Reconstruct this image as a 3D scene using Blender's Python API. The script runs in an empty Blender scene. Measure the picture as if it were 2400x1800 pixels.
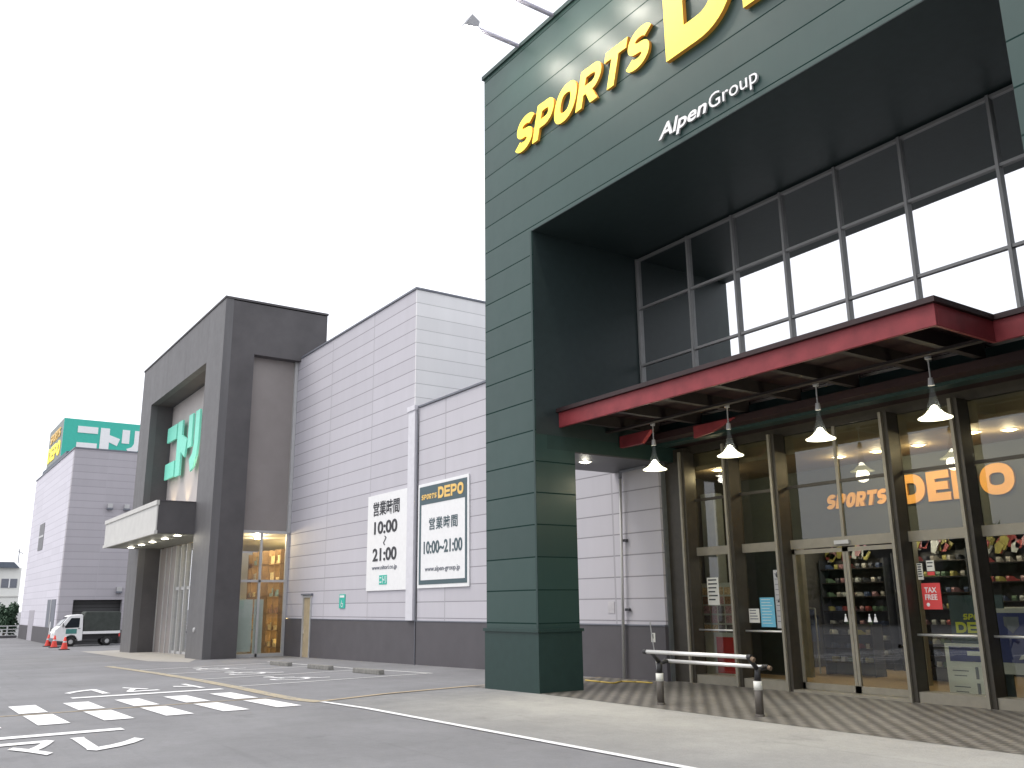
import bpy, math, random
from mathutils import Vector, Matrix
R = math.radians
random.seed(7)
scn = bpy.context.scene
COL = scn.collection

# ------------------------------------------------------------------ camera
cam_d = bpy.data.cameras.new("camera"); cam = bpy.data.objects.new("camera", cam_d); COL.objects.link(cam)
cam_d.sensor_width = 36.0; cam_d.lens = 31.23; cam_d.clip_end = 1500; cam_d.clip_start = 0.05
_r = Vector((0.56418, 0.82557, -0.01149)); _u = Vector((0.20440, -0.12617, 0.97072)); _f = Vector((-0.79995, 0.55001, 0.23993))
cam.matrix_world = Matrix.Translation((0, 0, 1.7)) @ Matrix((( _r.x, _u.x, -_f.x), (_r.y, _u.y, -_f.y), (_r.z, _u.z, -_f.z))).to_4x4()
scn.camera = cam

# ------------------------------------------------------------------ world and sun (overcast, early evening)
SUN_EL, SUN_AZ = 58.0, 212.0          # azimuth clockwise from +Y
w = bpy.data.worlds.new("World"); scn.world = w; w.use_nodes = True
nt = w.node_tree; nt.nodes.clear()
sky = nt.nodes.new('ShaderNodeTexSky'); sky.sky_type = 'NISHITA'; sky.sun_disc = False
sky.sun_elevation = R(SUN_EL); sky.sun_rotation = R(SUN_AZ); sky.air_density = 1.0; sky.dust_density = 4.0; sky.ozone_density = 1.0
mixc = nt.nodes.new('ShaderNodeMix'); mixc.data_type = 'RGBA'; mixc.inputs[0].default_value = 0.80
mixc.inputs[7].default_value = (11.0, 11.1, 11.6, 1)      # the cloud cover over the blue
bg = nt.nodes.new('ShaderNodeBackground'); bg.inputs[1].default_value = 0.12
wo = nt.nodes.new('ShaderNodeOutputWorld')
nt.links.new(sky.outputs[0], mixc.inputs[6]); nt.links.new(mixc.outputs[2], bg.inputs[0]); nt.links.new(bg.outputs[0], wo.inputs[0])
sd = bpy.data.lights.new("sun", 'SUN'); sun = bpy.data.objects.new("sun", sd); COL.objects.link(sun)
sd.energy = 1.35; sd.angle = R(30); sd.color = (1.0, 0.96, 0.9)
sv = Vector((math.sin(R(SUN_AZ)) * math.cos(R(SUN_EL)), math.cos(R(SUN_AZ)) * math.cos(R(SUN_EL)), math.sin(R(SUN_EL))))
sun.rotation_euler = sv.to_track_quat('Z', 'Y').to_euler(); sun.location = (0, -20, 40)
scn.view_settings.view_transform = 'Standard'; scn.view_settings.look = 'None'
scn.view_settings.exposure = 0.35; scn.view_settings.gamma = 1.0

# ------------------------------------------------------------------ materials
def newmat(name):
    m = bpy.data.materials.new(name); m.use_nodes = True
    return m, m.node_tree, m.node_tree.nodes['Principled BSDF']
def N(t, k, **kw):
    n = t.nodes.new('ShaderNode' + k)
    for a, b in kw.items(): setattr(n, a, b)
    return n
def math_(t, op, a, b=None, c=None):
    n = t.nodes.new('ShaderNodeMath'); n.operation = op
    for i, v in enumerate((a, b, c)):
        if v is None: continue
        if isinstance(v, (int, float)): n.inputs[i].default_value = v
        else: t.links.new(v, n.inputs[i])
    return n.outputs[0]
def mixcol(t, fac, a, b, mode='MIX'):
    n = t.nodes.new('ShaderNodeMix'); n.data_type = 'RGBA'; n.blend_type = mode
    if isinstance(fac, (int, float)): n.inputs[0].default_value = fac
    else: t.links.new(fac, n.inputs[0])
    for i, v in ((6, a), (7, b)):
        if isinstance(v, tuple): n.inputs[i].default_value = v
        else: t.links.new(v, n.inputs[i])
    return n.outputs[2]
def c4(c, k=1): return (c[0] * k, c[1] * k, c[2] * k, 1)
def noise(t, scale, detail=4, vec=None, rough=.55):
    n = t.nodes.new('ShaderNodeTexNoise'); n.inputs['Scale'].default_value = scale; n.inputs['Detail'].default_value = detail; n.inputs['Roughness'].default_value = rough
    if vec is not None: t.links.new(vec, n.inputs['Vector'])
    return n.outputs[0]
def pos(t): return t.nodes.new('ShaderNodeNewGeometry').outputs['Position']
def stretch(t, vec, s):
    n = t.nodes.new('ShaderNodeVectorMath'); n.operation = 'MULTIPLY'; t.links.new(vec, n.inputs[0]); n.inputs[1].default_value = s
    return n.outputs[0]
def plain(name, col, rough=.6, metal=0, var=.12, scale=6, spec=.5, bump=0, emit=None, es=0, coat=0):
    m, t, b = newmat(name)
    p = pos(t); nz = noise(t, scale, 5, p)
    mr = N(t, 'MapRange'); t.links.new(nz, mr.inputs[0]); mr.inputs[1].default_value = .3; mr.inputs[2].default_value = .7
    mr.inputs[3].default_value = 1 - var; mr.inputs[4].default_value = 1 + var
    cm = mixcol(t, 1.0, c4(col), mr.outputs[0], 'MULTIPLY')
    t.links.new(cm, b.inputs['Base Color']); b.inputs['Roughness'].default_value = rough; b.inputs['Metallic'].default_value = metal
    b.inputs['Specular IOR Level'].default_value = spec
    if coat: b.inputs['Coat Weight'].default_value = coat
    if bump:
        bn = N(t, 'Bump'); bn.inputs['Strength'].default_value = bump; t.links.new(noise(t, scale * 8, 4, p), bn.inputs['Height']); t.links.new(bn.outputs[0], b.inputs['Normal'])
    if emit: b.inputs['Emission Color'].default_value = c4(emit); b.inputs['Emission Strength'].default_value = es
    return m
def emis(name, col, s):
    m, t, b = newmat(name); b.inputs['Base Color'].default_value = c4(col); b.inputs['Emission Color'].default_value = c4(col); b.inputs['Emission Strength'].default_value = s
    return m
def siding(name, col, z0, pitch, jw=.028, vaxis=None, v0=0, vp=4.0, rough=.55, joint=.55, spec=.5, pv=.035, streak=.06):
    """cladding panels: horizontal joints every `pitch`, optional vertical joints along x or y"""
    m, t, b = newmat(name); p = pos(t); s = N(t, 'SeparateXYZ'); t.links.new(p, s.inputs[0])
    q = math_(t, 'DIVIDE', math_(t, 'SUBTRACT', s.outputs[2], z0), pitch); fr = math_(t, 'FRACT', q); row = math_(t, 'FLOOR', q)
    d = math_(t, 'ABSOLUTE', math_(t, 'SUBTRACT', math_(t, 'FRACT', math_(t, 'ADD', q, .5)), .5))
    j = math_(t, 'LESS_THAN', d, jw / pitch / 2)
    colid = 0.0; vj = None
    if vaxis is not None:
        a = math_(t, 'DIVIDE', math_(t, 'SUBTRACT', s.outputs[vaxis], v0), vp)
        dv = math_(t, 'ABSOLUTE', math_(t, 'SUBTRACT', math_(t, 'FRACT', math_(t, 'ADD', a, .5)), .5))
        vj = math_(t, 'LESS_THAN', dv, .06 / vp / 2); colid = math_(t, 'FLOOR', a)
    wn = N(t, 'TexWhiteNoise', noise_dimensions='2D'); cx = N(t, 'CombineXYZ'); t.links.new(row, cx.inputs[0])
    if vaxis is not None: t.links.new(colid, cx.inputs[1])
    t.links.new(cx.outputs[0], wn.inputs[0])
    pvv = math_(t, 'MULTIPLY_ADD', wn.outputs[0], 2 * pv, 1 - pv)
    st = noise(t, 1.0, 5, stretch(t, p, (2.2, 2.2, .25)), .6)
    stv = math_(t, 'MULTIPLY_ADD', st, 2 * streak, 1 - streak)
    k = math_(t, 'MULTIPLY', pvv, stv)
    base = mixcol(t, 1.0, c4(col), k, 'MULTIPLY')
    out = mixcol(t, j, base, c4(col, joint))
    if vj is not None: out = mixcol(t, math_(t, 'MULTIPLY', vj, .9), out, c4(col, joint + .15))
    t.links.new(out, b.inputs['Base Color'])
    rr = math_(t, 'MULTIPLY_ADD', noise(t, 3, 4, p), .2, rough - .1); t.links.new(rr, b.inputs['Roughness']); t.links.new(math_(t, 'MULTIPLY', math_(t, 'SUBTRACT', 1.0, j), spec), b.inputs['Specular IOR Level'])
    bn = N(t, 'Bump'); bn.inputs['Strength'].default_value = .35; bn.inputs['Distance'].default_value = .01
    h = math_(t, 'SUBTRACT', noise(t, .8, 3, p), j); t.links.new(h, bn.inputs['Height']); t.links.new(bn.outputs[0], b.inputs['Normal'])
    return m

M = {}
M['green'] = siding('green_metal_cladding', (.026, .056, .050), 1.31, .6475, jw=.025, rough=.38, joint=.62, spec=.36, pv=.08, streak=.10)
M['green_flat'] = plain('green_metal_flat', (.022, .046, .042), .45, var=.08, spec=.3)
M['green_dark'] = plain('dark_green_soffit_shade', (.020, .034, .034), .5, var=.10)  # soffit green; on the recess side it carries painted shade
M['grey_near'] = siding('lilac_grey_panels_near', (.500, .484, .520), .775, .503, vaxis=0, v0=-24.8, vp=4.07, rough=.7, joint=.58)
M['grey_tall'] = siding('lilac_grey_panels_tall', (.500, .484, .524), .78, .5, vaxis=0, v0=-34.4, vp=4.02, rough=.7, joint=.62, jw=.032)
M['grey_side_lit'] = siding('grey_panels_side_lit', (.82, .81, .81), .78, .5, vaxis=1, v0=2, vp=4.02, rough=.7, joint=.70)  # light on this side face is put into a paler panel colour
M['grey_far_shade'] = siding('lilac_grey_panels_far_shade', (.42, .40, .43), .5, .5, vaxis=1, v0=11.8, vp=3.2, rough=.7, joint=.86, jw=.05)  # shade of the far side face is put into a darker panel colour
M['plinth'] = plain('charcoal_plinth', (.088, .082, .090), .7, var=.08, scale=1.4)
M['charcoal'] = plain('charcoal_render', (.088, .083, .086), .75, var=.16, scale=.9)
M['portal_front'] = siding('charcoal_portal_front', (.115, .112, .115), -50, 200, vaxis=0, v0=-40.6, vp=3.75, rough=.6, joint=.6, streak=.25)
M['brown_panel'] = plain('warm_grey_recess_panel', (.27, .245, .235), .6, var=.06, scale=1)
M['pinkish'] = plain('pale_recess_wall', (.50, .46, .44), .6, var=.07, scale=.8)
M['white'] = plain('white_paint', (.80, .80, .80), .5, var=.03)
M['offwhite'] = plain('cream_panel', (.54, .53, .50), .5, var=.06, scale=2)
M['trimgrey'] = plain('pale_metal_trim', (.52, .52, .52), .45, metal=.3, var=.05)
M['mull'] = plain('mullion_metal', (.26, .26, .255), .45, metal=.2, var=.06)
M['post'] = plain('dark_bronze_post', (.050, .044, .034), .45, metal=.2, var=.15)
M['posttrim'] = plain('champagne_frame', (.27, .25, .20), .45, metal=.2, var=.08)
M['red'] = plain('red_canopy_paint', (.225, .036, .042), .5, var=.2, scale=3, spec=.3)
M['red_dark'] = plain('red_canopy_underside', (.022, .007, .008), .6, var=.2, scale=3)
M['beam'] = plain('canopy_beam_paint', (.022, .016, .015), .6, var=.2)
M['steel'] = plain('brushed_steel', (.82, .82, .80), .38, metal=.6, var=.04)
M['black'] = plain('black_plastic', (.02, .02, .022), .5, var=.2)
M['bollard'] = plain('brown_bollard', (.10, .088, .075), .5, var=.12)
M['beige'] = plain('beige_ceiling', (.26, .20, .12), .7, var=.05)
M['inner'] = plain('inner_grey_green_wall', (.105, .118, .11), .6, var=.06)
M['wood'] = plain('tan_shop_floor', (.50, .34, .17), .4, var=.12, scale=4)
M['shopdark'] = plain('dark_shop_wall', (.06, .055, .05), .7, var=.3, scale=2)
M['yellow'] = plain('yellow_sign_face_glow', (.95, .80, .06), .5, var=.02, emit=(1, .82, .1), es=.35)  # weak glow added for brightness; the letters are not known to be lamps
M['orange_edge'] = plain('orange_sign_edge', (.74, .34, .05), .5, var=.05)
M['sign_orange'] = plain('orange_lettering', (.9, .42, .08), .5, var=.03, emit=(1, .47, .12), es=.34)
M['signteal'] = plain('slate_teal_print', (.060, .100, .115), .5, var=.04)
M['gold'] = plain('gold_print', (.85, .55, .16), .5, var=.05)
M['ink'] = plain('dark_ink', (.035, .037, .045), .6, var=.1)
M['ink_grey'] = plain('grey_ink', (.16, .17, .20), .6, var=.1)
M['nit_green'] = plain('turquoise_green_print', (.04, .46, .36), .5, var=.04)
M['nit_letter'] = plain('turquoise_uplit_letter', (.20, .66, .52), .5, var=.06, emit=(.25, .85, .65), es=.12)  # faint glow in the letters stands for the uplight on them
M['rubber'] = plain('tyre_rubber', (.02, .02, .02), .8, var=.2)
M['orange'] = plain('orange_cone_plastic', (.70, .055, .035), .5, var=.1)
M['canvas'] = plain('dark_green_canvas', (.050, .058, .052), .85, var=.2, scale=3, bump=.3)
M['carglass'] = plain('dark_vehicle_glass', (.02, .025, .03), .08, var=.1)
M['concrete'] = plain('concrete_block', (.20, .195, .18), .9, var=.25, scale=9, bump=.3)
M['slab'] = plain('beige_paving', (.36, .34, .31), .85, var=.12, scale=2.5)
M['roof'] = plain('slate_roof', (.10, .12, .15), .6, var=.1)
M['leaf'] = plain('leaf_green', (.050, .095, .055), .7, var=.45, scale=3)
M['leaf2'] = plain('leaf_dark_green', (.030, .060, .035), .7, var=.45, scale=3)
M['bark'] = plain('bark', (.10, .075, .05), .9, var=.3)
M['paper'] = plain('paper_white', (.72, .72, .66), .6, var=.04)
M['blue'] = plain('light_blue_sheet', (.16, .50, .68), .6, var=.06, scale=14)
M['redp'] = plain('red_sticker', (.70, .06, .06), .5, var=.06)
M['navy'] = plain('navy_print', (.03, .04, .18), .5, var=.08)
M['lime'] = plain('lime_print', (.72, .74, .06), .5, var=.06)
M['lamp'] = emis('lamp_glow', (1.0, .93, .72), 14)
M['lamp_w'] = emis('lamp_glow_warm', (1.0, .80, .45), 9)
M['shade'] = emis('lit_lamp_shade', (1.0, .95, .66), 2.6)
M['flood'] = emis('floodlight_glow', (1.0, .93, .80), 220)
M['warm_panel'] = emis('lit_shelf_back', (1.0, .74, .32), 2.6)

def asphalt(name, c, lo, hi, speck=.35, blend=None):
    m, t, b = newmat(name); p = pos(t)
    n1 = noise(t, .35, 6, p, .6); n2 = noise(t, 55, 3, p, .7); n3 = noise(t, 2.2, 6, p, .65); n4 = noise(t, 11, 4, p)
    k = math_(t, 'MULTIPLY_ADD', n1, hi - lo, lo); k = math_(t, 'MULTIPLY', k, math_(t, 'MULTIPLY_ADD', n2, speck, 1 - speck / 2)); k = math_(t, 'MULTIPLY', k, math_(t, 'MULTIPLY_ADD', n3, .3, .85))
    k = math_(t, 'MULTIPLY', k, math_(t, 'MULTIPLY_ADD', n4, .16, .92))
    sp = N(t, 'MapRange'); t.links.new(noise(t, .55, 5, stretch(t, p, (1, 1.6, 1)), .7), sp.inputs[0]); sp.inputs[1].default_value = .60; sp.inputs[2].default_value = .72; sp.inputs[3].default_value = 1.0; sp.inputs[4].default_value = .80
    k = math_(t, 'MULTIPLY', k, sp.outputs[0])
    tm = N(t, 'MapRange'); t.links.new(noise(t, 1.0, 3, stretch(t, p, (.12, 5.0, 1)), .5), tm.inputs[0]); tm.inputs[1].default_value = .62; tm.inputs[2].default_value = .74; tm.inputs[3].default_value = 1.0; tm.inputs[4].default_value = .90
    k = math_(t, 'MULTIPLY', k, tm.outputs[0])
    cr = noise(t, .9, 8, p, .75); crk = math_(t, 'LESS_THAN', math_(t, 'ABSOLUTE', math_(t, 'SUBTRACT', cr, .5)), .0018)
    base = mixcol(t, 1.0, c4(c), k, 'MULTIPLY'); out = mixcol(t, math_(t, 'MULTIPLY', crk, .35), base, c4(c, .4))
    if blend is not None:
        s = N(t, 'SeparateXYZ'); t.links.new(p, s.inputs[0])
        fx = N(t, 'MapRange'); t.links.new(math_(t, 'ADD', s.outputs[0], math_(t, 'MULTIPLY', n3, 3.0)), fx.inputs[0]); fx.inputs[1].default_value = -15.6; fx.inputs[2].default_value = -12.0
        fy = N(t, 'MapRange'); t.links.new(math_(t, 'ADD', s.outputs[1], math_(t, 'MULTIPLY', n1, 2.0)), fy.inputs[0]); fy.inputs[1].default_value = 8.0; fy.inputs[2].default_value = 10.6; fy.inputs[3].default_value = .35
        out = mixcol(t, math_(t, 'MULTIPLY', fx.outputs[0], fy.outputs[0]), mixcol(t, 1.0, c4(blend), k, 'MULTIPLY'), out)
    t.links.new(out, b.inputs['Base Color']); b.inputs['Roughness'].default_value = .88; b.inputs['Specular IOR Level'].default_value = .3
    bn = N(t, 'Bump'); bn.inputs['Strength'].default_value = .35; bn.inputs['Distance'].default_value = .006; t.links.new(n2, bn.inputs['Height']); t.links.new(bn.outputs[0], b.inputs['Normal'])
    return m
M['asphalt'] = asphalt('asphalt', (.200, .200, .207), .66, 1.34)
M['apron'] = asphalt('worn_concrete_apron', (.345, .338, .312), .62, 1.36, .55, (.205, .205, .208))
def roadpaint(name, col, wear=.45):
    m, t, b = newmat(name); p = pos(t)
    n = math_(t, 'ADD', math_(t, 'MULTIPLY', noise(t, 14, 6, p, .75), .7), math_(t, 'MULTIPLY', noise(t, 1.3, 3, p), .3))
    mr = N(t, 'MapRange'); t.links.new(n, mr.inputs[0]); mr.inputs[1].default_value = wear - .05; mr.inputs[2].default_value = wear + .06
    out = mixcol(t, mr.outputs[0], c4((.20, .20, .20)), c4(col)); t.links.new(out, b.inputs['Base Color']); b.inputs['Roughness'].default_value = .75
    return m
M['rp_white'] = roadpaint('road_paint_white', (.76, .76, .76), .37)
M['rp_worn'] = roadpaint('road_paint_worn', (.62, .62, .61), .40)
M['rp_yellow'] = roadpaint('road_paint_yellow', (.40, .34, .23), .46)
M['rp_brown'] = roadpaint('seam_stain_brown', (.40, .32, .21), .42)
def tiles():
    m, t, b = newmat('herringbone_tiles'); p = pos(t); s = N(t, 'SeparateXYZ'); t.links.new(p, s.inputs[0])
    ix = math_(t, 'FLOOR', math_(t, 'DIVIDE', s.outputs[0], .10)); iy = math_(t, 'FLOOR', math_(t, 'DIVIDE', s.outputs[1], .05))
    ph = math_(t, 'MULTIPLY', math_(t, 'ADD', math_(t, 'MULTIPLY', ix, .10), math_(t, 'MULTIPLY', iy, .05)), 1 / .32)
    band = math_(t, 'PINGPONG', ph, .5)
    mr = N(t, 'MapRange'); t.links.new(band, mr.inputs[0]); mr.inputs[1].default_value = .12; mr.inputs[2].default_value = .38
    wn = N(t, 'TexWhiteNoise', noise_dimensions='2D'); cx = N(t, 'CombineXYZ'); t.links.new(ix, cx.inputs[0]); t.links.new(iy, cx.inputs[1]); t.links.new(cx.outputs[0], wn.inputs[0])
    col = mixcol(t, mr.outputs[0], c4((.078, .073, .064)), c4((.185, .173, .152)))
    k = math_(t, 'MULTIPLY', math_(t, 'MULTIPLY_ADD', wn.outputs[0], .3, .85), math_(t, 'MULTIPLY_ADD', noise(t, 1.5, 5, p), .5, .75))
    col = mixcol(t, 1.0, col, k, 'MULTIPLY')
    fx = math_(t, 'LESS_THAN', math_(t, 'FRACT', math_(t, 'DIVIDE', s.outputs[0], .10)), .07); fy = math_(t, 'LESS_THAN', math_(t, 'FRACT', math_(t, 'DIVIDE', s.outputs[1], .05)), .12)
    g = math_(t, 'MULTIPLY', math_(t, 'MAXIMUM', fx, fy), .45)
    col = mixcol(t, g, col, c4((.10, .095, .085))); t.links.new(col, b.inputs['Base Color']); b.inputs['Roughness'].default_value = .6
    return m
M['tiles'] = tiles()
def glass(name, tint, refl, rough=.01):
    m, t, b = newmat(name); t.nodes.remove(b); o = t.nodes['Material Output']
    tr = N(t, 'BsdfTransparent'); tr.inputs[0].default_value = c4(tint); gl = N(t, 'BsdfGlossy'); gl.inputs[0].default_value = (.95, .97, 1, 1); gl.inputs[1].default_value = rough
    fr = N(t, 'Fresnel'); fr.inputs[0].default_value = 1.5; mx = N(t, 'MixShader'); gm = N(t, 'NewGeometry'); t.links.new(math_(t, 'MULTIPLY', math_(t, 'ADD', math_(t, 'MULTIPLY', fr.outputs[0], 1.15), refl), math_(t, 'SUBTRACT', 1.0, gm.outputs['Backfacing'])), mx.inputs[0])
    t.links.new(tr.outputs[0], mx.inputs[1]); t.links.new(gl.outputs[0], mx.inputs[2]); t.links.new(mx.outputs[0], o.inputs[0])
    return m
M['glass'] = glass('storefront_glass', (.82, .84, .80), .03)
M['glass_clear'] = glass('clear_glass', (.94, .95, .93), .02)
M['glass_refl'] = glass('reflective_storefront_glass', (.55, .57, .56), .38)
M['frost'] = plain('frosted_film', (.46, .52, .50), .6, var=.04)
def mirror_glass():
    m, t, b = newmat('reflective_glazing'); b.inputs['Base Color'].default_value = (.74, .75, .76, 1); b.inputs['Metallic'].default_value = 1; b.inputs['Roughness'].default_value = .015
    t2 = N(t, 'Bump'); t2.inputs['Strength'].default_value = .02; t2.inputs['Distance'].default_value = .05; t.links.new(noise(t, .5, 2, pos(t)), t2.inputs['Height']); t.links.new(t2.outputs[0], b.inputs['Normal'])
    return m
M['mirror'] = mirror_glass()
def translucent():
    m, t, b = newmat('clear_reflector_dome'); b.inputs['Base Color'].default_value = (.12, .14, .15, 1); b.inputs['Roughness'].default_value = .3; b.inputs['Alpha'].default_value = .12
    b.inputs['Emission Color'].default_value = (.8, .85, .9, 1); b.inputs['Emission Strength'].default_value = .05
    return m
M['dome'] = translucent()

# ------------------------------------------------------------------ builders
def gz(x): return 0.0 if x > -14.5 else (max(-57.0, x) + 14.5) * .0155
OFF = {}
class MB:
    def __init__(s): s.v = []; s.f = []; s.mi = []; s.cur = 0
    def add(s, vs, fs):
        o = len(s.v); s.v += [tuple(v) for v in vs]; s.f += [tuple(i + o for i in f) for f in fs]; s.mi += [s.cur] * len(fs); return s
    def box(s, x0, x1, y0, y1, z0, z1):
        vs = [(x, y, z) for z in (z0, z1) for y in (y0, y1) for x in (x0, x1)]
        return s.add(vs, [(0, 2, 3, 1), (4, 5, 7, 6), (0, 1, 5, 4), (2, 6, 7, 3), (0, 4, 6, 2), (1, 3, 7, 5)])
    def prism(s, poly, axis, a, b):
        def P(u, v, w): return (u, w, v) if axis == 'y' else ((w, u, v) if axis == 'x' else (u, v, w))
        n = len(poly); vs = [P(u, v, a) for u, v in poly] + [P(u, v, b) for u, v in poly]
        ar = sum(poly[i][0] * poly[(i + 1) % n][1] - poly[(i + 1) % n][0] * poly[i][1] for i in range(n))
        fs = [tuple(range(n)), tuple(range(2 * n - 1, n - 1, -1))] + [(i, i + n, (i + 1) % n + n, (i + 1) % n) for i in range(n)]
        return s.add(vs, fs)
    def tube(s, p0, p1, r0, r1=None, n=12):
        r1 = r0 if r1 is None else r1; p0 = Vector(p0); p1 = Vector(p1); d = (p1 - p0).normalized()
        a = d.orthogonal().normalized(); b = d.cross(a); vs = []
        for p, r in ((p0, r0), (p1, r1)):
            for i in range(n): q = 2 * math.pi * i / n; vs.append(p + (a * math.cos(q) + b * math.sin(q)) * r)
        fs = [(i, (i + 1) % n, (i + 1) % n + n, i + n) for i in range(n)] + [tuple(range(n - 1, -1, -1)), tuple(range(n, 2 * n))]
        return s.add(vs, fs)
    def lathe(s, prof, c, n=24, axis='z'):
        vs = []
        for r, z in prof:
            for i in range(n):
                q = 2 * math.pi * i / n; x, y = r * math.cos(q), r * math.sin(q)
                vs.append((c[0] + x, c[1] + y, c[2] + z) if axis == 'z' else ((c[0] + z, c[1] + x, c[2] + y) if axis == 'x' else (c[0] + x, c[1] + z, c[2] + y)))
        fs = [(k * n + i, k * n + (i + 1) % n, (k + 1) * n + (i + 1) % n, (k + 1) * n + i) for k in range(len(prof) - 1) for i in range(n)]
        return s.add(vs, fs)
    def build(s, name, mats, parent=None, smooth=False, bevel=0, label=None):
        off = OFF.get(parent, Vector((0, 0, 0))) if parent else Vector((0, 0, 0))
        me = bpy.data.meshes.new(name); me.from_pydata([tuple(Vector(v) - off) for v in s.v], [], s.f)
        mats = mats if isinstance(mats, (list, tuple)) else [mats]
        for m in mats: me.materials.append(m)
        for p, i in zip(me.polygons, s.mi): p.material_index = i; p.use_smooth = smooth
        me.validate(); me.update()
        import bmesh
        bm = bmesh.new(); bm.from_mesh(me); bmesh.ops.recalc_face_normals(bm, faces=bm.faces); bm.to_mesh(me); bm.free()
        o = bpy.data.objects.new(name, me); COL.objects.link(o)
        if parent: o.parent = parent; OFF[o] = off
        if bevel:
            bv = o.modifiers.new('bevel', 'BEVEL'); bv.width = bevel; bv.segments = 2; bv.limit_method = 'ANGLE'
        if label: o['label'] = label
        return o
def root(name, loc, label, cat, group=None):
    o = bpy.data.objects.new(name, None); COL.objects.link(o); o.location = loc; o.empty_display_size = .3
    o['label'] = label; o['category'] = cat
    if group: o['group'] = group
    OFF[o] = Vector(loc); return o
def tag(o, label, cat, group=None):
    o['label'] = label; o['category'] = cat
    if group: o['group'] = group
    return o
def struct(o, kind='structure'): o['kind'] = kind; return o
def copy_tree(o, parent=None):
    c = o.copy(); COL.objects.link(c)
    if parent: c.parent = parent
    for ch in list(o.children): copy_tree(ch, c)
    return c
def clone(src, loc, label, rz=None):
    c = copy_tree(src); c.location = loc; c['label'] = label
    if rz is not None: c.rotation_euler = (0, 0, rz)
    return c
def bx(*a): return MB().box(*a)
def point(parent, loc, watts, col=(1, .86, .62), r=.08, spot=None):
    l = bpy.data.lights.new('lamp_light', 'SPOT' if spot else 'POINT'); l.energy = watts; l.color = col; l.shadow_soft_size = r
    o = bpy.data.objects.new('lamp_light', l); COL.objects.link(o); o.parent = parent; o.location = Vector(loc) - OFF[parent]
    if spot:
        l.spot_size = spot[1]; l.spot_blend = .8; o.rotation_euler = Vector(spot[0]).to_track_quat('-Z', 'Y').to_euler()
    return o
def text_mb(body, a0, a1, z0, z1, plane, d0, d1, bold=0.0, shear=0.0, spacing=1.0, fit=True):
    """lettering as real extruded mesh filling the box (a0..a1, z0..z1) on plane 'y' (facing -Y) or 'x' (facing +X) or 'z' (on the ground, up = -X)"""
    cu = bpy.data.curves.new('t', 'FONT'); cu.body = body; cu.size = 1; cu.offset = bold; cu.shear = shear; cu.space_character = spacing; cu.resolution_u = 3
    cu.extrude = 0.5
    o = bpy.data.objects.new('t', cu); COL.objects.link(o); bpy.context.view_layer.update()
    me = bpy.data.meshes.new_from_object(o.evaluated_get(bpy.context.evaluated_depsgraph_get()))
    vs = [tuple(v.co) for v in me.vertices]; fs = [tuple(p.vertices) for p in me.polygons]; nz = [p.normal.z for p in me.polygons]
    bpy.data.objects.remove(o); bpy.data.curves.remove(cu); bpy.data.meshes.remove(me)
    xs = [v[0] for v in vs]; ys = [v[1] for v in vs]; mx, Mx, my, My = min(xs), max(xs), min(ys), max(ys)
    out = []
    for x, y, z in vs:
        u = a0 + (x - mx) / (Mx - mx) * (a1 - a0); v = z0 + (y - my) / (My - my) * (z1 - z0); d = d0 + (z + .5) * (d1 - d0)
        out.append((u, d, v) if plane == 'y' else ((d, u, v) if plane == 'x' else (v, u, d)))
    mb = MB(); mb.add(out, fs); mb.mi = [0 if abs(n) > .5 else 1 for n in nz]
    return mb
def ribbon(mb, pts, t, T, closed=False):
    n = len(pts); L = []; Rr = []
    for i, p in enumerate(pts):
        a = Vector(pts[(i - 1) % n]) if (closed or i > 0) else None; b = Vector(pts[(i + 1) % n]) if (closed or i < n - 1) else None; p = Vector(p)
        d0 = (p - a).normalized() if a is not None else (b - p).normalized(); d1 = (b - p).normalized() if b is not None else d0
        m = Vector((-(d0.y + d1.y), d0.x + d1.x)).normalized(); k = t / 2 / max(.35, m.dot(Vector((-d0.y, d0.x))))
        L.append(p + m * k); Rr.append(p - m * k)
    front = [T(v.x, v.y, 1) for v in L] + [T(v.x, v.y, 1) for v in Rr]; back = [T(v.x, v.y, 0) for v in L] + [T(v.x, v.y, 0) for v in Rr]
    o = 2 * n; F = []; S_ = []
    for i in range(n if closed else n - 1):
        j = (i + 1) % n; F.append((i, j, n + j, n + i)); S_ += [(o + i, o + j, j, i), (n + i, n + j, o + n + j, o + n + i)]
    if not closed: S_ += [(0, n, o + n, o), (n - 1, o + n - 1, o + 2 * n - 1, 2 * n - 1)]
    mb.cur = 0; mb.add(front + back, F); mb.cur = 1; mb.add(front + back, S_); mb.cur = 0
def solid(mb, poly, T):
    n = len(poly); vs = [T(u, v, 1) for u, v in poly] + [T(u, v, 0) for u, v in poly]
    mb.cur = 0; mb.add(vs, [tuple(range(n))]); mb.cur = 1; mb.add(vs, [(i, (i + 1) % n, (i + 1) % n + n, i + n) for i in range(n)]); mb.cur = 0
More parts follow.
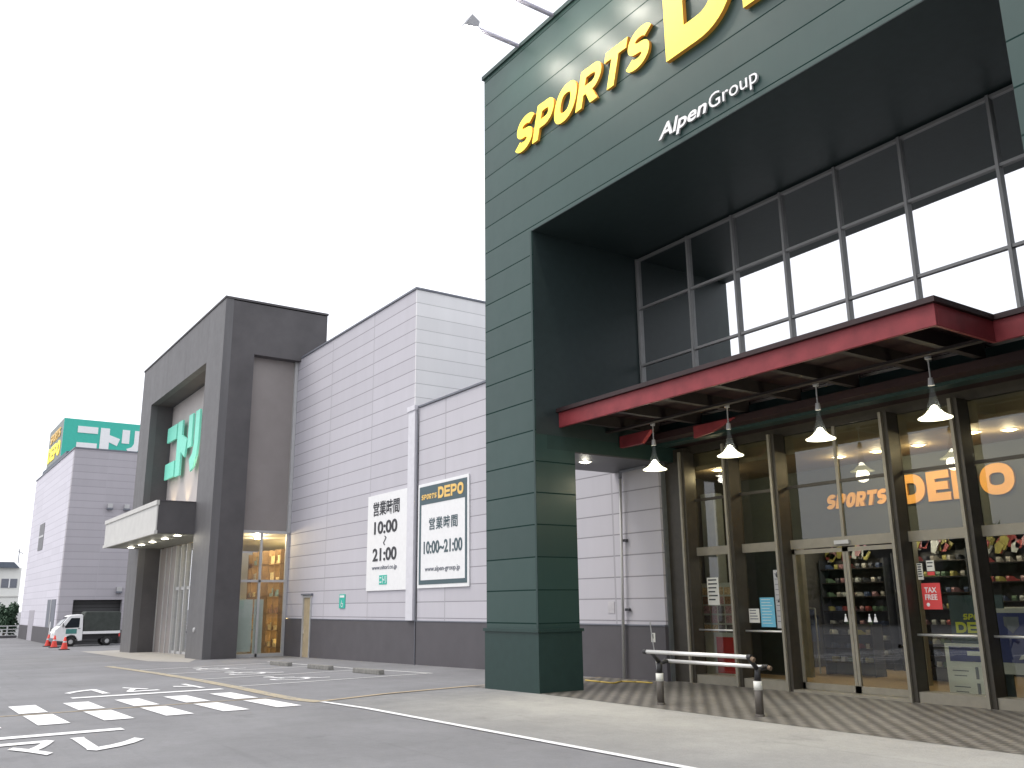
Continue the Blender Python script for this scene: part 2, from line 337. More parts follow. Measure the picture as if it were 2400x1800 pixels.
def glyph(mb, ch, w, h, t, T):
    def el(cx, cy, rx, ry, a0, a1, n, e=2.0):
        out = []
        for i in range(n + 1):
            q = R(a0 + (a1 - a0) * i / n); c, s_ = math.cos(q), math.sin(q)
            out.append((cx + rx * math.copysign(abs(c) ** (2 / e), c), cy + ry * math.copysign(abs(s_) ** (2 / e), s_)))
        return out
    if ch == 'O': ribbon(mb, el(w / 2, h / 2, w / 2 - t / 2, h / 2 - t / 2, 0, 360, 32, 2.4)[:-1], t, T, True)
    if ch == 'S':
        ry = (h - t) / 4
        P = el(w / 2, h - t / 2 - ry, w / 2 - t / 2, ry, 25, 270, 18, 2.2) + el(w / 2, t / 2 + ry, w / 2 - t / 2, ry, 90, -155, 18, 2.2)[1:]
        ribbon(mb, P, t, T)
    if ch in 'PR':
        solid(mb, [(0, 0), (t, 0), (t, h), (0, h)], T); yb = h * .43
        r_ = (h - t / 2 - yb) / 2; ribbon(mb, [(t, h - t / 2), (w * .55, h - t / 2)] + el(w * .55, yb + r_, w * .45 - t / 2, r_, 90, -90, 14, 2.2)[1:-1] + [(w * .55, yb), (t, yb)], t * .92, T)
        if ch == 'R': y0 = yb - t * .46; solid(mb, [(w * .40, y0), (w - t * 1.15, 0), (w, 0), (w * .40 + t * 1.05, y0)], T)
    if ch == 'T': solid(mb, [(0, h - t), (w, h - t), (w, h), (0, h)], T); solid(mb, [(w / 2 - t / 2, 0), (w / 2 + t / 2, 0), (w / 2 + t / 2, h - t), (w / 2 - t / 2, h - t)], T)
    if ch == 'E':
        solid(mb, [(0, 0), (t, 0), (t, h), (0, h)], T); b = t * .88
        for y0, k in ((0, 1), (h / 2 - b / 2, .92), (h - b, 1)): solid(mb, [(t, y0), (w * k, y0), (w * k, y0 + b), (t, y0 + b)], T)
    if ch == 'D': ribbon(mb, [(t / 2, t / 2), (w * .45, t / 2)] + el(w * .45, h / 2, w * .55 - t / 2, h / 2 - t / 2, -90, 90, 22, 2.3)[1:-1] + [(w * .45, h - t / 2), (t / 2, h - t / 2)], t, T, True)
def gpoly(name, polys, mat, dz=.004, kind='structure'):
    """flat paint on the sloping ground"""
    mb = MB()
    for P in polys: mb.add([(x, y, gz(x) + dz) for x, y in P], [tuple(range(len(P)))])
    o = mb.build(name, mat); return struct(o, kind)
def strip(p0, p1, w, n=1):
    (x0, y0), (x1, y1) = p0, p1; L = math.hypot(x1 - x0, y1 - y0); nx, ny = -(y1 - y0) / L * w / 2, (x1 - x0) / L * w / 2; out = []
    for i in range(n):
        a, b = i / n, (i + 1) / n; ax, ay, bx_, by = x0 + (x1 - x0) * a, y0 + (y1 - y0) * a, x0 + (x1 - x0) * b, y0 + (y1 - y0) * b
        out.append([(ax + nx, ay + ny), (bx_ + nx, by + ny), (bx_ - nx, by - ny), (ax - nx, ay - ny)])
    return out
def arc(cx, cy, r, a0, a1, n): return [(cx + r * math.cos(a0 + (a1 - a0) * i / n), cy + r * math.sin(a0 + (a1 - a0) * i / n)) for i in range(n + 1)]

# ------------------------------------------------------------------ ground
mb = MB(); xs = [-900, -300, -57, -40, -14.5, 30, 900]; ys = [-700, -30, 0, 20, 60, 700]
mb.add([(x, y, gz(x)) for x in xs for y in ys], [(i * 6 + j, (i + 1) * 6 + j, (i + 1) * 6 + j + 1, i * 6 + j + 1) for i in range(6) for j in range(5)])
struct(mb.build('car_park_ground', M['asphalt']))
gpoly('apron_pavement', [[(-16.5, 7.0), (-14.5, 7.0), (-14.5, 10.63), (-17.3, 10.63)], [(-14.5, 7.0), (12, 7.76), (12, 10.63), (-14.5, 10.63)]], M['apron'], .004)
gpoly('tiled_pavement', [[(-17.3, 10.63), (-14.5, 10.63), (-14.5, 14.9), (-17.3, 14.9)], [(-14.5, 10.63), (12, 10.63), (12, 14.9), (-14.5, 14.9)]], M['tiles'], .008)
gpoly('entrance_paving', [[(-57, 9.4), (-38.9, 8.9), (-36.2, 9.8), (-38.6, 10.7), (-38.6, 12.4), (-57, 12.4)]], M['slab'], .006)
gpoly('white_edge_line', strip((-16.3, 6.87), (-14.5, 6.93), .12) + strip((-14.5, 6.93), (12, 7.72), .12), M['rp_white'], .012)
yl = [(-35.8, 6.85), (-29.5, 7.02), (-24.8, 7.0), (-21.3, 6.9), (-18.6, 6.76), (-17.2, 6.72), (-16.35, 6.85)]
gpoly('yellow_edge_line', [s for a, b in zip(yl, yl[1:]) for s in strip(a, b, .28)], M['rp_yellow'], .008)
gpoly('brown_seam_line', strip((-16.4, 6.9), (-16.98, 8.5), .17) + strip((-16.98, 8.5), (-17.35, 10.9), .17) + strip((-17.35, 10.9), (-17.2, 14.3), .09), M['rp_brown'], .014)
gpoly('brown_joint_line', strip((-17.98, -6), (-17.98, 6.6), .09), M['rp_brown'], .006)
cw = []
for k in range(-3, 5):
    y = 2.13 + k * .935
    cw += [[(-19.97, y), (-19.97, y + .46), (-18.17, y + .44), (-18.17, y - .01)], [(-17.76, y), (-17.76, y + .45), (-15.9, y + .45), (-15.9, y)]]
y = 2.13 + 4 * .935 + .02
gpoly('zebra_crossing', cw, M['rp_white'], .010)
gpoly('stop_lines', [[(-21.32, 3.4), (-21.32, 6.5), (-21.0, 6.5), (-21.0, 3.4)], [(-14.62, -.4), (-14.62, 3.05), (-14.34, 3.05), (-14.34, -.4)]], M['rp_white'], .010)
def gtext(ch, y0, y1, x0, x1, name='road_lettering'):
    mb = text_mb(ch, y0, y1, x0, x1, 'z', 0, 1, bold=.03)
    keep = MB()
    vs = [(x, y, gz(x) + .011) for x, y, z in mb.v]
    keep.add(vs, [f for f, m in zip(mb.f, mb.mi) if m == 0 and all(mb.v[i][2] > .5 for i in f)])
    return struct(keep.build(name, M['rp_white']))
for ch, y0, y1 in (('ト', .62, 1.15), ('マ', 1.38, 2.06), ('レ', 2.26, 3.06)): gtext(ch, y0, y1, -12.5, -13.9)
for ch, y0, y1 in (('ト', 6.35, 5.85), ('マ', 5.35, 4.65), ('レ', 4.3, 3.5)): gtext(ch, y0, y1, -23.6, -21.9)
bays = []
for a, b in (((-31.97, 7.1), (-32.41, 11.8)), ((-28.64, 7.1), (-28.9, 11.9)), ((-25.12, 7.1), (-25.5, 12.0)), ((-21.66, 7.06), (-22.18, 12.35))): bays += strip(a, b, .12, 1)
bays += strip((-33.6, 11.95), (-26.5, 12.1), .12) + strip((-26.5, 12.1), (-22.1, 12.45), .12)
gpoly('parking_bay_lines', bays, M['rp_worn'], .008)
wc = []
for cx in (-30.4, -27.0, -23.6):
    cy = 8.9; S_ = .95
    T = lambda u, v: (cx - v * S_, cy + u * S_)
    ring = [T(*p) for p in arc(0, -.35, .55, R(150), R(390), 12)]; ring2 = [T(*p) for p in arc(0, -.35, .40, R(390), R(150), 12)]
    for i in range(12): wc.append([ring[i], ring[i + 1], ring2[11 - i], ring2[12 - i]])
    wc.append([T(*p) for p in arc(-.15, .95, .16, 0, 2 * math.pi, 10)[:-1]])
    for P in ([(-.22, .72), (-.08, .72), (.02, -.05), (-.14, -.05)], [(-.1, .42), (.4, .42), (.4, .3), (-.1, .3)], [(-.1, .05), (.5, .05), (.5, -.08), (-.1, -.08)], [(.42, .05), (.56, .05), (.85, -.65), (.72, -.7)], [(.72, -.58), (1.05, -.52), (1.05, -.66), (.74, -.72)]):
        wc.append([T(*p) for p in P])
gpoly('wheelchair_bay_symbols', wc, M['rp_white'], .009)

# wheel stops
ws_l = ('low grey concrete wheel stop in the bay nearest the green pillar', 'low grey concrete wheel stop in the middle wheelchair bay', 'low grey concrete wheel stop in the bay nearest the dark portal')
for i, x in enumerate((-24.5, -27.9, -31.3)):
    z = gz(x); o = MB().prism([(x, z), (x + .03, z + .13), (x + 1.67, z + .155), (x + 1.7, z + .02)], 'y', 11.2, 11.38).build('wheel_stop', M['concrete'], bevel=.02)
    tag(o, ws_l[i], 'wheel stop', 'concrete wheel stops in the parking bays')

# ------------------------------------------------------------------ green sports store
XL, XI, XR, XE = -16.55, -14.66, -4.52, -2.55
YF, YW, ZT, ZL, ZS = 10.65, 13.72, 14.36, 9.64, 4.82
gs = root('green_store', (-9.5, 14, 0), 'tall dark green metal clad store with deep entrance recess and red canopy', 'shop building')
mb = MB(); mb.prism([(XL, ZS), (XI, ZS), (XI, ZL), (XR, ZL), (XR, 0), (XE, 0), (XE, ZT), (XL, ZT)], 'y', YF, YF + .3)
mb.build('facade', M['green'], gs)
mb = MB().box(XL, XI, YF + .3, 11.68, ZS, ZT - .3).box(XL, XI, 11.68, 22, ZS, ZT - .3).box(XI, XE, 13.9, 22, ZL + .02, ZT - .3).box(XR, XE, YF + .3, 22, 0, ZT - .3).box(XI, XR, 13.9, 14.2, 5.1, ZL + .02).box(XI, XR, YF+.3, 13.9, ZL+.3, ZT-.3)
mb.build('recess_walls', M['green_flat'], gs)
MB().box(XI, XI + .004, YF + .02, YW, ZS + .3, ZL - .012).build('recess_side_shade', M['green_dark'], gs)  # thin dark sheet painting shade onto the green recess side
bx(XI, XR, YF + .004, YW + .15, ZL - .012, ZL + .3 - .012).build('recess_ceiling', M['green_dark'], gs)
mb = MB().box(XL - .05, XE + .05, YF - .05, YF + .35, ZT, ZT + .10).box(XL - .05, XL + .3, YF + .35, 22, ZT, ZT + .10)
mb.build('parapet_coping', M['green_flat'], gs)
pl = bx(XL, XI, YF, 11.68, -.2, ZS).build('pillar', M['green'], gs)
pb = MB().box(XL - .03, XI + .03, YF - .03, 11.71, -.2, 1.14); pb.build('pillar_base', M['green_flat'], pl)
bx(XL - .06, XI + .06, YF - .06, 11.74, 1.14, 1.20).build('pillar_trim', M['green_flat'], pl)
bx(XI - .06, XI, YF - .012, YF, ZS - 3.6, ZL).build('corner_trim', M['green_flat'], gs)
bx(XL, XI, 11.68, 14.38, ZS - .03, ZS).build('passage_soffit', plain('soffit_panel', (.055, .058, .066), .5, var=.08), gs)
# upper glazing
uw = MB().box(XI + .02, XR, YW, YW + .03, 5.5, 9.60).build('upper_glazing', M['mirror'], gs)
mx_ = [XI + .04, -12.97, -11.67, -10.40, -9.13, -7.80, -6.22, XR - .04]
for x in mx_: bx(x - .026, x + .026, YW - .07, YW, 5.5, 9.60).build('mullion', M['mull'], uw)
for z in (6.99, 8.36, 9.57): bx(XI + .02, XR, YW - .045, YW, z - .026, z + .026).build('transom', M['mull'], uw)
# storefront
YP = 14.47; YG = 14.80
sf = MB().box(-15.2, XR, YG - .02, YG + .10, 4.98, 5.20).build('storefront_header', M['post'], gs)
bx(-15.25, -14.95, YP, YP + .4, 0, 5.1).build('corner_column', plain('slate_column', (.13, .14, .14), .5), gs)
bx(-14.95, -14.33, YP + .1, YP + .4, 0, 5.1).build('corner_panel', M['post'], gs)
px_ = [-14.38, -13.07, -11.82, -9.27, -7.95, -6.6, -5.3]
for x in px_:
    q = bx(x, x + .12, YP + .02, YG + .04, 0, 5.0).build('storefront_post', M['post'], gs)
    bx(x - .02, x + .035, YP - .03, YP + .02, .0, 5.0).build('post_flange', M['posttrim'], q)
bays_ = [(px_[i] + .12, px_[i + 1]) for i in range(len(px_) - 1)]
for i, (a, b) in enumerate(bays_):
    if i != 2:
        p = bx(a, b, YG, YG + .012, .18, 2.68).build('glass_pane', M['glass'], gs)
        bx(a, b, YP + .05, YG + .06, 0, .18).build('sill', M['posttrim'], p)
        MB().tube((a, YG - .12, 1.10), (b, YG - .12, 1.10), .02).build('hand_rail', M['steel'], p, smooth=True)
    p = bx(a, b, YG, YG + .012, 2.86, 4.98).build('glass_pane', M['glass'], gs)
    if i == 2: bx((a + b) / 2 - .03, (a + b) / 2 + .03, YG - .04, YG, 2.86, 4.98).build('glazing_bar', M['posttrim'], p)
    bx(a, b, YG - .06, YG + .05, 2.68, 2.86).build('transom', M['posttrim'], gs)
    bx(a, b, YG - .03, YG, 3.88, 3.94).build('upper_rail', M['post'], gs)
a, b = bays_[2]; m_ = (a + b) / 2
for s0, s1 in ((a, m_ - .005), (m_ + .005, b)):
    d = MB().box(s0, s0 + .06, YG - .03, YG + .02, .05, 2.66).box(s1 - .06, s1, YG - .03, YG + .02, .05, 2.66).box(s0, s1, YG - .03, YG + .02, 2.58, 2.66).box(s0, s1, YG - .03, YG + .02, .05, .17).build('sliding_door', M['posttrim'], gs)
    bx(s0 + .06, s1 - .06, YG - .01, YG, .17, 2.58).build('glass_pane', M['glass'], d)
bx(m_ - .16, m_ + .16, YG - .12, YG - .06, 2.72, 2.79).build('door_sensor', M['trimgrey'], gs)
bx(a, b, YP, YG + .06, -.02, .046).build('door_threshold', M['posttrim'], gs)
# interior shell
bx(-15.3, XR, YG + .13, 27, -.02, .03).build('shop_floor', M['wood'], gs)
MB().box(-15.3, XR, YG + .13, 17.3, 4.6, 4.7).box(-15.3, XR, YG + .30, YG + .36, 4.7, 5.6).build('lobby_ceiling', M['beige'], gs)
MB().box(-15.35, -15.25, YG + .13, 27, 0, 4.6).box(XR, XR + .1, YG + .13, 27, 0, 4.6).box(-15.25, XR, 27, 27.1, 0, 4.6).build('shop_wall', M['shopdark'], gs)
bx(-15.2, -5, 17.2, 17.35, 2.95, 4.6).build('inner_fascia', M['inner'], gs)
bx(-15.25, XR, 17.35, 27, 3.35, 3.45).build('shop_ceiling', M['offwhite'], gs)
bx(-15.25, -13.5, 17.2, 17.3, .03, 2.95).build('inner_partition', plain('slate_partition', (.055, .065, .068), .4), gs)
for x in (-13.5, -10.7, -8.2, -6.2): bx(x, x + .12, 17.18, 17.32, .03, 2.95).build('inner_post', M['posttrim'], gs)
bx(-15.15, -14.75, 15.9, 16.2, .03, 4.2).build('lobby_column', plain('pale_column', (.30, .34, .36), .5), gs)

# red canopy: part of the store
cn = MB().box(XI, -6.22, 11.27, 11.33, 5.30, 5.62).box(-6.28, -6.22, 11.33, 12.85, 5.30, 5.62).box(-6.22, XR, 12.79, 12.85, 5.30, 5.62)
cn = cn.build('canopy', M['red'], gs, bevel=.008)
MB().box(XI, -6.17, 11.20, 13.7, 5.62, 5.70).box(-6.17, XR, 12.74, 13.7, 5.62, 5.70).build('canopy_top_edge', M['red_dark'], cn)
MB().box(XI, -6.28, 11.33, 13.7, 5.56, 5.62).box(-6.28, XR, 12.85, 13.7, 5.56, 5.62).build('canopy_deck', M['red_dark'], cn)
for x in (-14.2, -12.95, -11.65, -10.4, -9.15, -7.85, -6.9):
    bx(x - .06, x + .06, 11.33, 13.7, 5.34, 5.56).build('canopy_beam', M['beam'], cn)
bx(XI, -6.28, 12.55, 12.67, 5.30, 5.345).build('cross_beam', M['beam'], cn)
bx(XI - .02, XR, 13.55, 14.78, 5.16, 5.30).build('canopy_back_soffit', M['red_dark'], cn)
MB().prism([(-14.6, 5.0), (-13.9, 5.0), (-13.6, 5.25), (-14.6, 5.25)], 'y', 12.9, 13.0).build('red_bracket', M['red'], cn)
MB().prism([(-12.9, 5.0), (-12.4, 5.05), (-11.8, 5.25), (-12.9, 5.25)], 'y', 13.45, 13.52).build('red_bracket', M['red'], cn)

# ------------------------------------------------------------------ store sign letters
sg = root('store_sign', (-9.3, 10.6, 12), 'big raised yellow letters SPORTS DEPO on the green facade', 'sign')
def letters(word, a0, a1, z0, z1, parent, mats, y1, y0, bold, shear, gap=.06, name='letter', wd=None):
    wd = wd or [1.0] * len(word); tot = sum(wd); x = a0; H_ = z1 - z0; W = (a1 - a0 - gap * (len(word) - 1) - shear * H_)
    for ch, k in zip(word, wd):
        w_ = W * k / tot; m_b = MB(); glyph(m_b, ch, w_, H_, bold * H_, lambda u, v, f: (x + u + shear * v, y1 if f else y0, z0 + v)); m_b.build(name, mats, parent); x += w_ + gap
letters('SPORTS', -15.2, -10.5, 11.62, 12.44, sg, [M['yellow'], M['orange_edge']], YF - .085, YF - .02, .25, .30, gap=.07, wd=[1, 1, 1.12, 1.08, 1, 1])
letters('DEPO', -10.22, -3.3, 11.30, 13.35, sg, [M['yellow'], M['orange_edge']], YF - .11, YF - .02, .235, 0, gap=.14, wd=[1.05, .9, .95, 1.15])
s2 = root('store_sign', (-9.4, 10.6, 9.9), 'small white raised lettering AlpenGroup along the lower facade edge', 'sign')
text_mb('Alpen', -10.58, -9.38, 9.80, 10.16, 'y', YF - .02, YF - .06, bold=.022, shear=.25).build('lettering', [M['white'], M['trimgrey']], s2)
text_mb('Group', -9.33, -8.27, 9.80, 10.16, 'y', YF - .02, YF - .06, bold=.0).build('lettering', [M['white'], M['trimgrey']], s2)

# facade flood lights on arms
fl = root('flood_light', (-15.0, YF, 14.42), 'arm mounted flood light over the roof edge, nearest the left corner', 'flood light', 'arm flood lights over the green facade')
MB().tube((-15.0, YF + .3, 14.42), (-15.0, 9.42, 14.44), .05).build('arm', plain('arm_paint', (.28, .28, .36), .5), fl)
h = MB().prism([(9.05, 14.30), (9.42, 14.38), (9.46, 14.54), (9.26, 14.66)], 'x', -15.13, -14.87).build('lamp_head', M['ink_grey'], fl)
bx(-15.08, -14.92, 9.16, 9.36, 14.25, 14.30).build('lamp_lens', M['flood'], h)
point(fl, (-15.0, 9.34, 14.2), 30, (1, .94, .8), .12, ((0, .6, -1), R(110)))
for i, (x, lb) in enumerate(((-13.66, 'arm mounted flood light, second from the left corner of the roof edge'), (-12.33, 'arm mounted flood light above the middle of the word SPORTS'), (-11.0, 'arm mounted flood light above the large letter D'))):
    clone(fl, (x, YF, 14.42), lb)

# ------------------------------------------------------------------ pendant lamps
def lampset(x):
    t = root('pendant_lamp', (x, 12.76, 5.35), '', 'pendant lamp', 'pendant lamps under the red canopy')
    MB().tube((x, 12.76, 5.35), (x, 12.76, 5.28), .05).build('ceiling_rose', M['trimgrey'], t)
    MB().tube((x, 12.76, 5.28), (x, 12.76, 4.98), .012).build('rod', M['trimgrey'], t)
    MB().tube((x, 12.76, 4.98), (x, 12.76, 4.86), .035, .05).build('socket', M['trimgrey'], t)
    MB().lathe([(.025, .50), (.035, .40), (.06, .28), (.09, .18), (.105, .10)], (x, 12.76, 4.36), 28).build('reflector_dome', M['dome'], t, smooth=True)
    MB().lathe([(.10, .11), (.13, .07), (.185, .03), (.245, .0), (.245, -.012), (.185, .015), (.13, .05)], (x, 12.76, 4.36), 28).build('shade_rim', M['shade'], t, smooth=True)
    MB().lathe([(0, .20), (.04, .18), (.075, .12), (.085, .05), (.06, 0), (0, -.01)], (x, 12.76, 4.36), 20).build('bulb', M['lamp'], t, smooth=True)
    point(t, (x, 12.76, 4.26), 18, (1, .90, .66), .14)
    return t
pl_l = ('lit bell shaped pendant lamp closest to the green pillar', 'lit bell shaped pendant lamp, second from the green pillar', 'lit bell shaped pendant lamp above the sliding doors', 'lit bell shaped pendant lamp in front of the orange letters, nearest the canopy corner')
p0 = lampset(-13.38); p0['label'] = pl_l[0]
for x, lb in zip((-11.33, -9.31, -7.25), pl_l[1:]): clone(p0, (x, 12.76, 5.35), lb)

def downlight(x, y, z, label, group, w=6, r=.10, mat='lamp_w', col=(1, .8, .5), cat='ceiling light'):
    t = root('ceiling_light', (x, y, z), label, cat, group)
    MB().lathe([(r * 1.25, 0), (r * 1.25, -.012), (r, -.015), (r, 0)], (x, y, z), 20).build('trim_ring', M['trimgrey'], t)
    MB().lathe([(r, -.008), (r * .6, -.03), (0, -.035)], (x, y, z), 20).build('lens', M[mat], t)
    if w: point(t, (x, y, z - .12), w, col, .08)
    return t
downlight(-15.45, 12.6, ZS - .03, 'round lit downlight in the soffit behind the green pillar', 'round downlights', 3, .13, 'lamp', (1, .95, .8))
gl = ('left of the sliding doors', 'over the letter S and P inside the lobby', 'behind the post left of the big D', 'just above the big letter D inside the lobby', 'left one of the pair at the right of the lobby', 'right one of the pair at the right of the lobby')
for (x, y), lb in zip(((-13.9, 15.2), (-11.29, 16.02), (-10.45, 16.08), (-9.57, 16.12), (-8.27, 15.72), (-7.79, 16.05)), gl):
    downlight(x, y, 4.60, 'warm lobby downlight, ' + lb, 'warm downlights in the store lobby', 15, .12)

# interior sign
s3 = root('interior_sign', (-10.2, 16.85, 3.6), 'orange letters SPORTS DEPO on the wall inside the glass', 'sign')
letters('SPORTS', -12.55, -10.98, 3.66, 3.98, s3, [M['sign_orange'], M['orange_edge']], 17.14, 17.195, .28, .25, gap=.02)
letters('DEPO', -10.72, -8.36, 3.60, 4.20, s3, [M['sign_orange'], M['orange_edge']], 17.14, 17.195, .30, 0, gap=.05, wd=[1, .85, .9, 1.15])

# ------------------------------------------------------------------ shop goods seen through the glass
def shoe_mb():
    mb = MB(); P = [(-.14, 0), (.14, 0), (.14, .035), (.05, .05), (-.02, .10), (-.13, .11), (-.15, .06)]
    mb.prism(P, 'y', -.045, .045); return mb
shoecols = [(.30, .06, .06), (.34, .31, .27), (.06, .08, .15), (.32, .28, .08), (.04, .04, .05), (.30, .16, .17), (.10, .16, .10), (.42, .42, .40)]
sm = [plain('shoe_colour', c, .5, var=.15) for c in shoecols]
protos = [shoe_mb().build('shoe', m) for m in sm]; used = [False] * len(protos)
ccn = ('red', 'beige', 'navy', 'yellow', 'black', 'pink', 'green', 'white'); ordn = ('first', 'second', 'third', 'fourth', 'fifth', 'sixth', 'seventh', 'eighth')
def rack(x, y, w_, h_, rows, label, n, bot=.35, short=''):
    t = root('shoe_rack', (x, y, .03), label, 'shelf', 'shoe racks inside the store')
    MB().box(x, x + w_, y, y + .04, .03, h_).build('back_board', M['shopdark'], t)
    if h_ > 2:
        for mi, mm in enumerate((sm[0], sm[3], sm[7], sm[5])):
            q = MB()
            for j in range(5):
                xx = x + random.uniform(.05, w_ - .3); zz = h_ + random.uniform(-.05, .12); hh = random.uniform(.15, .38); q.prism([(xx, zz), (xx + .10, zz - .02), (xx + .22, zz + hh * .6), (xx + .12, zz + hh), (xx + .02, zz + hh * .7)], 'y', y - .1 - .05 * j, y - .07 - .05 * j)
            q.build('goods_on_top', mm, t)
    for sx in (x, x + w_ - .03): bx(sx, sx + .03, y - .35, y, .03, h_).build('side_panel', M['ink'], t)
    for k in range(rows):
        z = bot + k * (h_ - bot - .25) / max(1, rows - 1); bx(x + .03, x + w_ - .03, y - .34, y, z, z + .025).build('shelf', M['beam'], t)
        for j in range(n):
            i = random.randrange(len(protos)); o = protos[i] if not used[i] else protos[i].copy()
            if used[i]: COL.objects.link(o)
            used[i] = True; o.location = (x + .12 + (j + .5) * (w_ - .2) / n, y - .17, z + .027); o.rotation_euler = (0, 0, R(90 + random.uniform(-25, 25)))
            tag(o, '%s trainer, %s from left, %s shelf from the floor, %s' % (ccn[i], ordn[j], ordn[k], short), 'shoe', 'shoes on the racks inside the store')
rack(-15.15, 20.5, 1.9, 2.7, 7, 'tall shoe rack behind the left sliding door', 8, short='left door rack')
rack(-13.1, 20.6, 1.9, 2.8, 7, 'tall shoe rack behind the right sliding door', 8, short='right door rack')
rack(-11.0, 20.6, 1.8, 2.7, 6, 'tall shoe rack seen behind the red tax free sticker', 7, short='sticker rack')
rack(-13.7, 18.5, 1.3, 1.15, 3, 'waist high shoe rack just inside the sliding doors', 5, .3, 'low door rack')
rack(-11.6, 18.4, 1.3, 1.0, 3, 'waist high shoe rack behind the lobby post', 5, .3, 'low post rack')
def apparel(x, y, c, label):
    t = root('clothes_rail', (x, y, .03), label, 'clothes rail', 'clothes rails inside the store')
    MB().tube((x, y, .03), (x, y, 1.5), .02).tube((x + 1.1, y, .03), (x + 1.1, y, 1.5), .02).tube((x, y, 1.5), (x + 1.1, y, 1.5), .02).build('frame', M['steel'], t)
    for k in range(7):
        xx = x + .12 + k * .14; cc = random.choice(c)
        MB().prism([(y - .22, .75), (y + .22, .75), (y + .20, 1.35), (y + .30, 1.25), (y + .06, 1.47), (y - .06, 1.47), (y - .30, 1.25), (y - .20, 1.35)], 'x', xx, xx + .05).build('shirt', cc, t)
apparel(-15.0, 18.2, [sm[1], sm[2], sm[0]], 'rail of shirts at the left end of the store interior')
apparel(-9.9, 18.4, [sm[4], sm[7], sm[5]], 'rail of shirts at the right end of the store interior')
for x, y in ((-14.0, 19.3), (-12.0, 19.4), (-9.6, 19.4)):
    downlight(x, y, 3.35, 'ceiling light of the sales floor, ' + {-14.0: 'left of the three', -12.0: 'middle of the three', -9.6: 'right of the three'}[x], 'ceiling lights of the sales floor', 34, .15, 'lamp', (1, .92, .8))

# posters and notices on the glass
YN = YG - .012
def notice(x0, x1, z0, z1, mat, label, name='notice', lines=0, lm='ink_grey', y=YN, cat='notice', group=None, lw=.35):
    t = root(name, ((x0 + x1) / 2, y, z0), label, cat, group)
    bx(x0, x1, y - .006, y, z0, z1).build('sheet', mat, t)
    if lines:
        mb = MB(); h_ = (z1 - z0) / (lines + 1)
        for k in range(lines):
            zz = z1 - h_ * (k + .8); e = random.uniform(.0, .25)
            mb.box(x0 + .1 * (x1 - x0), x1 - (.1 + e) * (x1 - x0), y - .009, y - .006, zz, zz + h_ * lw)
        mb.build('printed_lines', M[lm], t)
    return t
notice(-14.05, -13.72, 1.62, 2.20, M['paper'], 'cream notice with dark lines of text on the leftmost glass', lines=6, lm='ink')
notice(-12.78, -12.58 + .06, 1.62, 1.22, M['paper'], 'small white notice beside the light blue sheet', lines=4) if False else notice(-13.05 + .12, -12.66, 1.26, 1.54, M['paper'], 'small white notice beside the light blue sheet', lines=4)
notice(-12.62, -12.26, 1.18, 1.76, M['blue'], 'light blue printed sheet on the second pane of glass', lines=9, lm='paper', lw=.18)
t = notice(-12.22, -12.0, 1.16, 2.30, M['trimgrey'], 'tall narrow grey notice strip left of the sliding doors', lines=10, lw=.12)
MB().lathe([(.06, 0), (.0, -.002)], (-12.11, YN - .006, 2.2), 12, 'y').build('emblem', M['ink'], t)
MB().add([(-12.17, YN - .008, 1.66), (-12.05, YN - .008, 1.66), (-12.11, YN - .008, 1.76)], [(0, 1, 2)]).build('emblem', M['ink'], t)
t = root('poster_board', (-14.0, 15.5, .1), 'tall photo poster board with a red lower half behind the leftmost glass', 'poster')
bx(-14.95, -13.75, 15.5, 15.54, .10, 2.10).build('board', M['paper'], t)
mb = [MB() for _ in range(4)]
for i in range(5):
    for j in range(5):
        x0 = -14.88 + i * .22; z0 = 1.02 + j * .205; mb[random.randrange(4)].box(x0, x0 + .18, 15.49, 15.50, z0, z0 + .165)
for q, c in zip(mb, ((.22, .12, .07), (.45, .32, .2), (.12, .10, .10), (.35, .2, .22))): q.build('photo_print', plain('photo_print_colour', (c[0] * 1.8, c[1] * 1.8, c[2] * 1.8), .6, var=.5, scale=25), t)
bx(-14.55, -13.78, 15.49, 15.50, .15, .92).build('red_print', M['redp'], t)
t = notice(-9.02 - .02, -8.70, 1.52, 1.96, M['redp'], 'red TAX FREE sticker with white lettering on the glass right of the doors', name='sticker', cat='sticker')
text_mb('TAX', -8.99, -8.77, 1.80, 1.89, 'y', YN - .006, YN - .010, bold=.02).build('lettering', M['white'], t)
text_mb('FREE', -8.99, -8.77, 1.68, 1.77, 'y', YN - .006, YN - .010, bold=.02).build('lettering', M['white'], t)
MB().lathe([(.032, 0), (.0, -.003)], (-8.95, YN - .007, 1.60), 14, 'y').build('round_emblem', M['white'], t)
notice(-9.08, -8.98, 2.02, 2.30, M['paper'], 'narrow upright white sticker above the red TAX FREE sticker', name='sticker', lines=6, lm='ink', cat='sticker', lw=.5)
t = notice(-8.90, -8.76, 2.16, 2.34, M['paper'], 'square white sticker with a red foot above the red TAX FREE sticker', name='sticker', lines=2, lm='ink', cat='sticker')
bx(-8.90, -8.77, YN - .006, YN, 2.09, 2.15).build('red_foot', M['redp'], t)
t = root('sign_panel', (-8.3, 15.4, .0), 'dark teal panel with lime SPORTS DEPO lettering behind the glass', 'sign')
bx(-8.95, -8.0, 15.40, 15.44, .03, 1.75).build('panel', M['signteal'], t)
letters('SPORTS', -8.72, -8.15, 1.34, 1.44, t, [M['lime'], M['lime']], 15.39, 15.40, 0.24, 0.2, gap=0.012)
letters('DEPO', -8.86, -8.05, 1.12, 1.30, t, [M['lime'], M['lime']], 15.39, 15.40, 0.25, 0, gap=0.02)
t = root('price_board', (-8.4, 15.2, .03), 'white framed price board with a navy header standing behind the glass', 'poster')
bx(-9.0, -8.12, 15.2, 15.23, .05, .95).build('board', M['paper'], t)
bx(-8.92, -8.18, 15.19, 15.20, .66, .90).build('header', M['navy'], t)
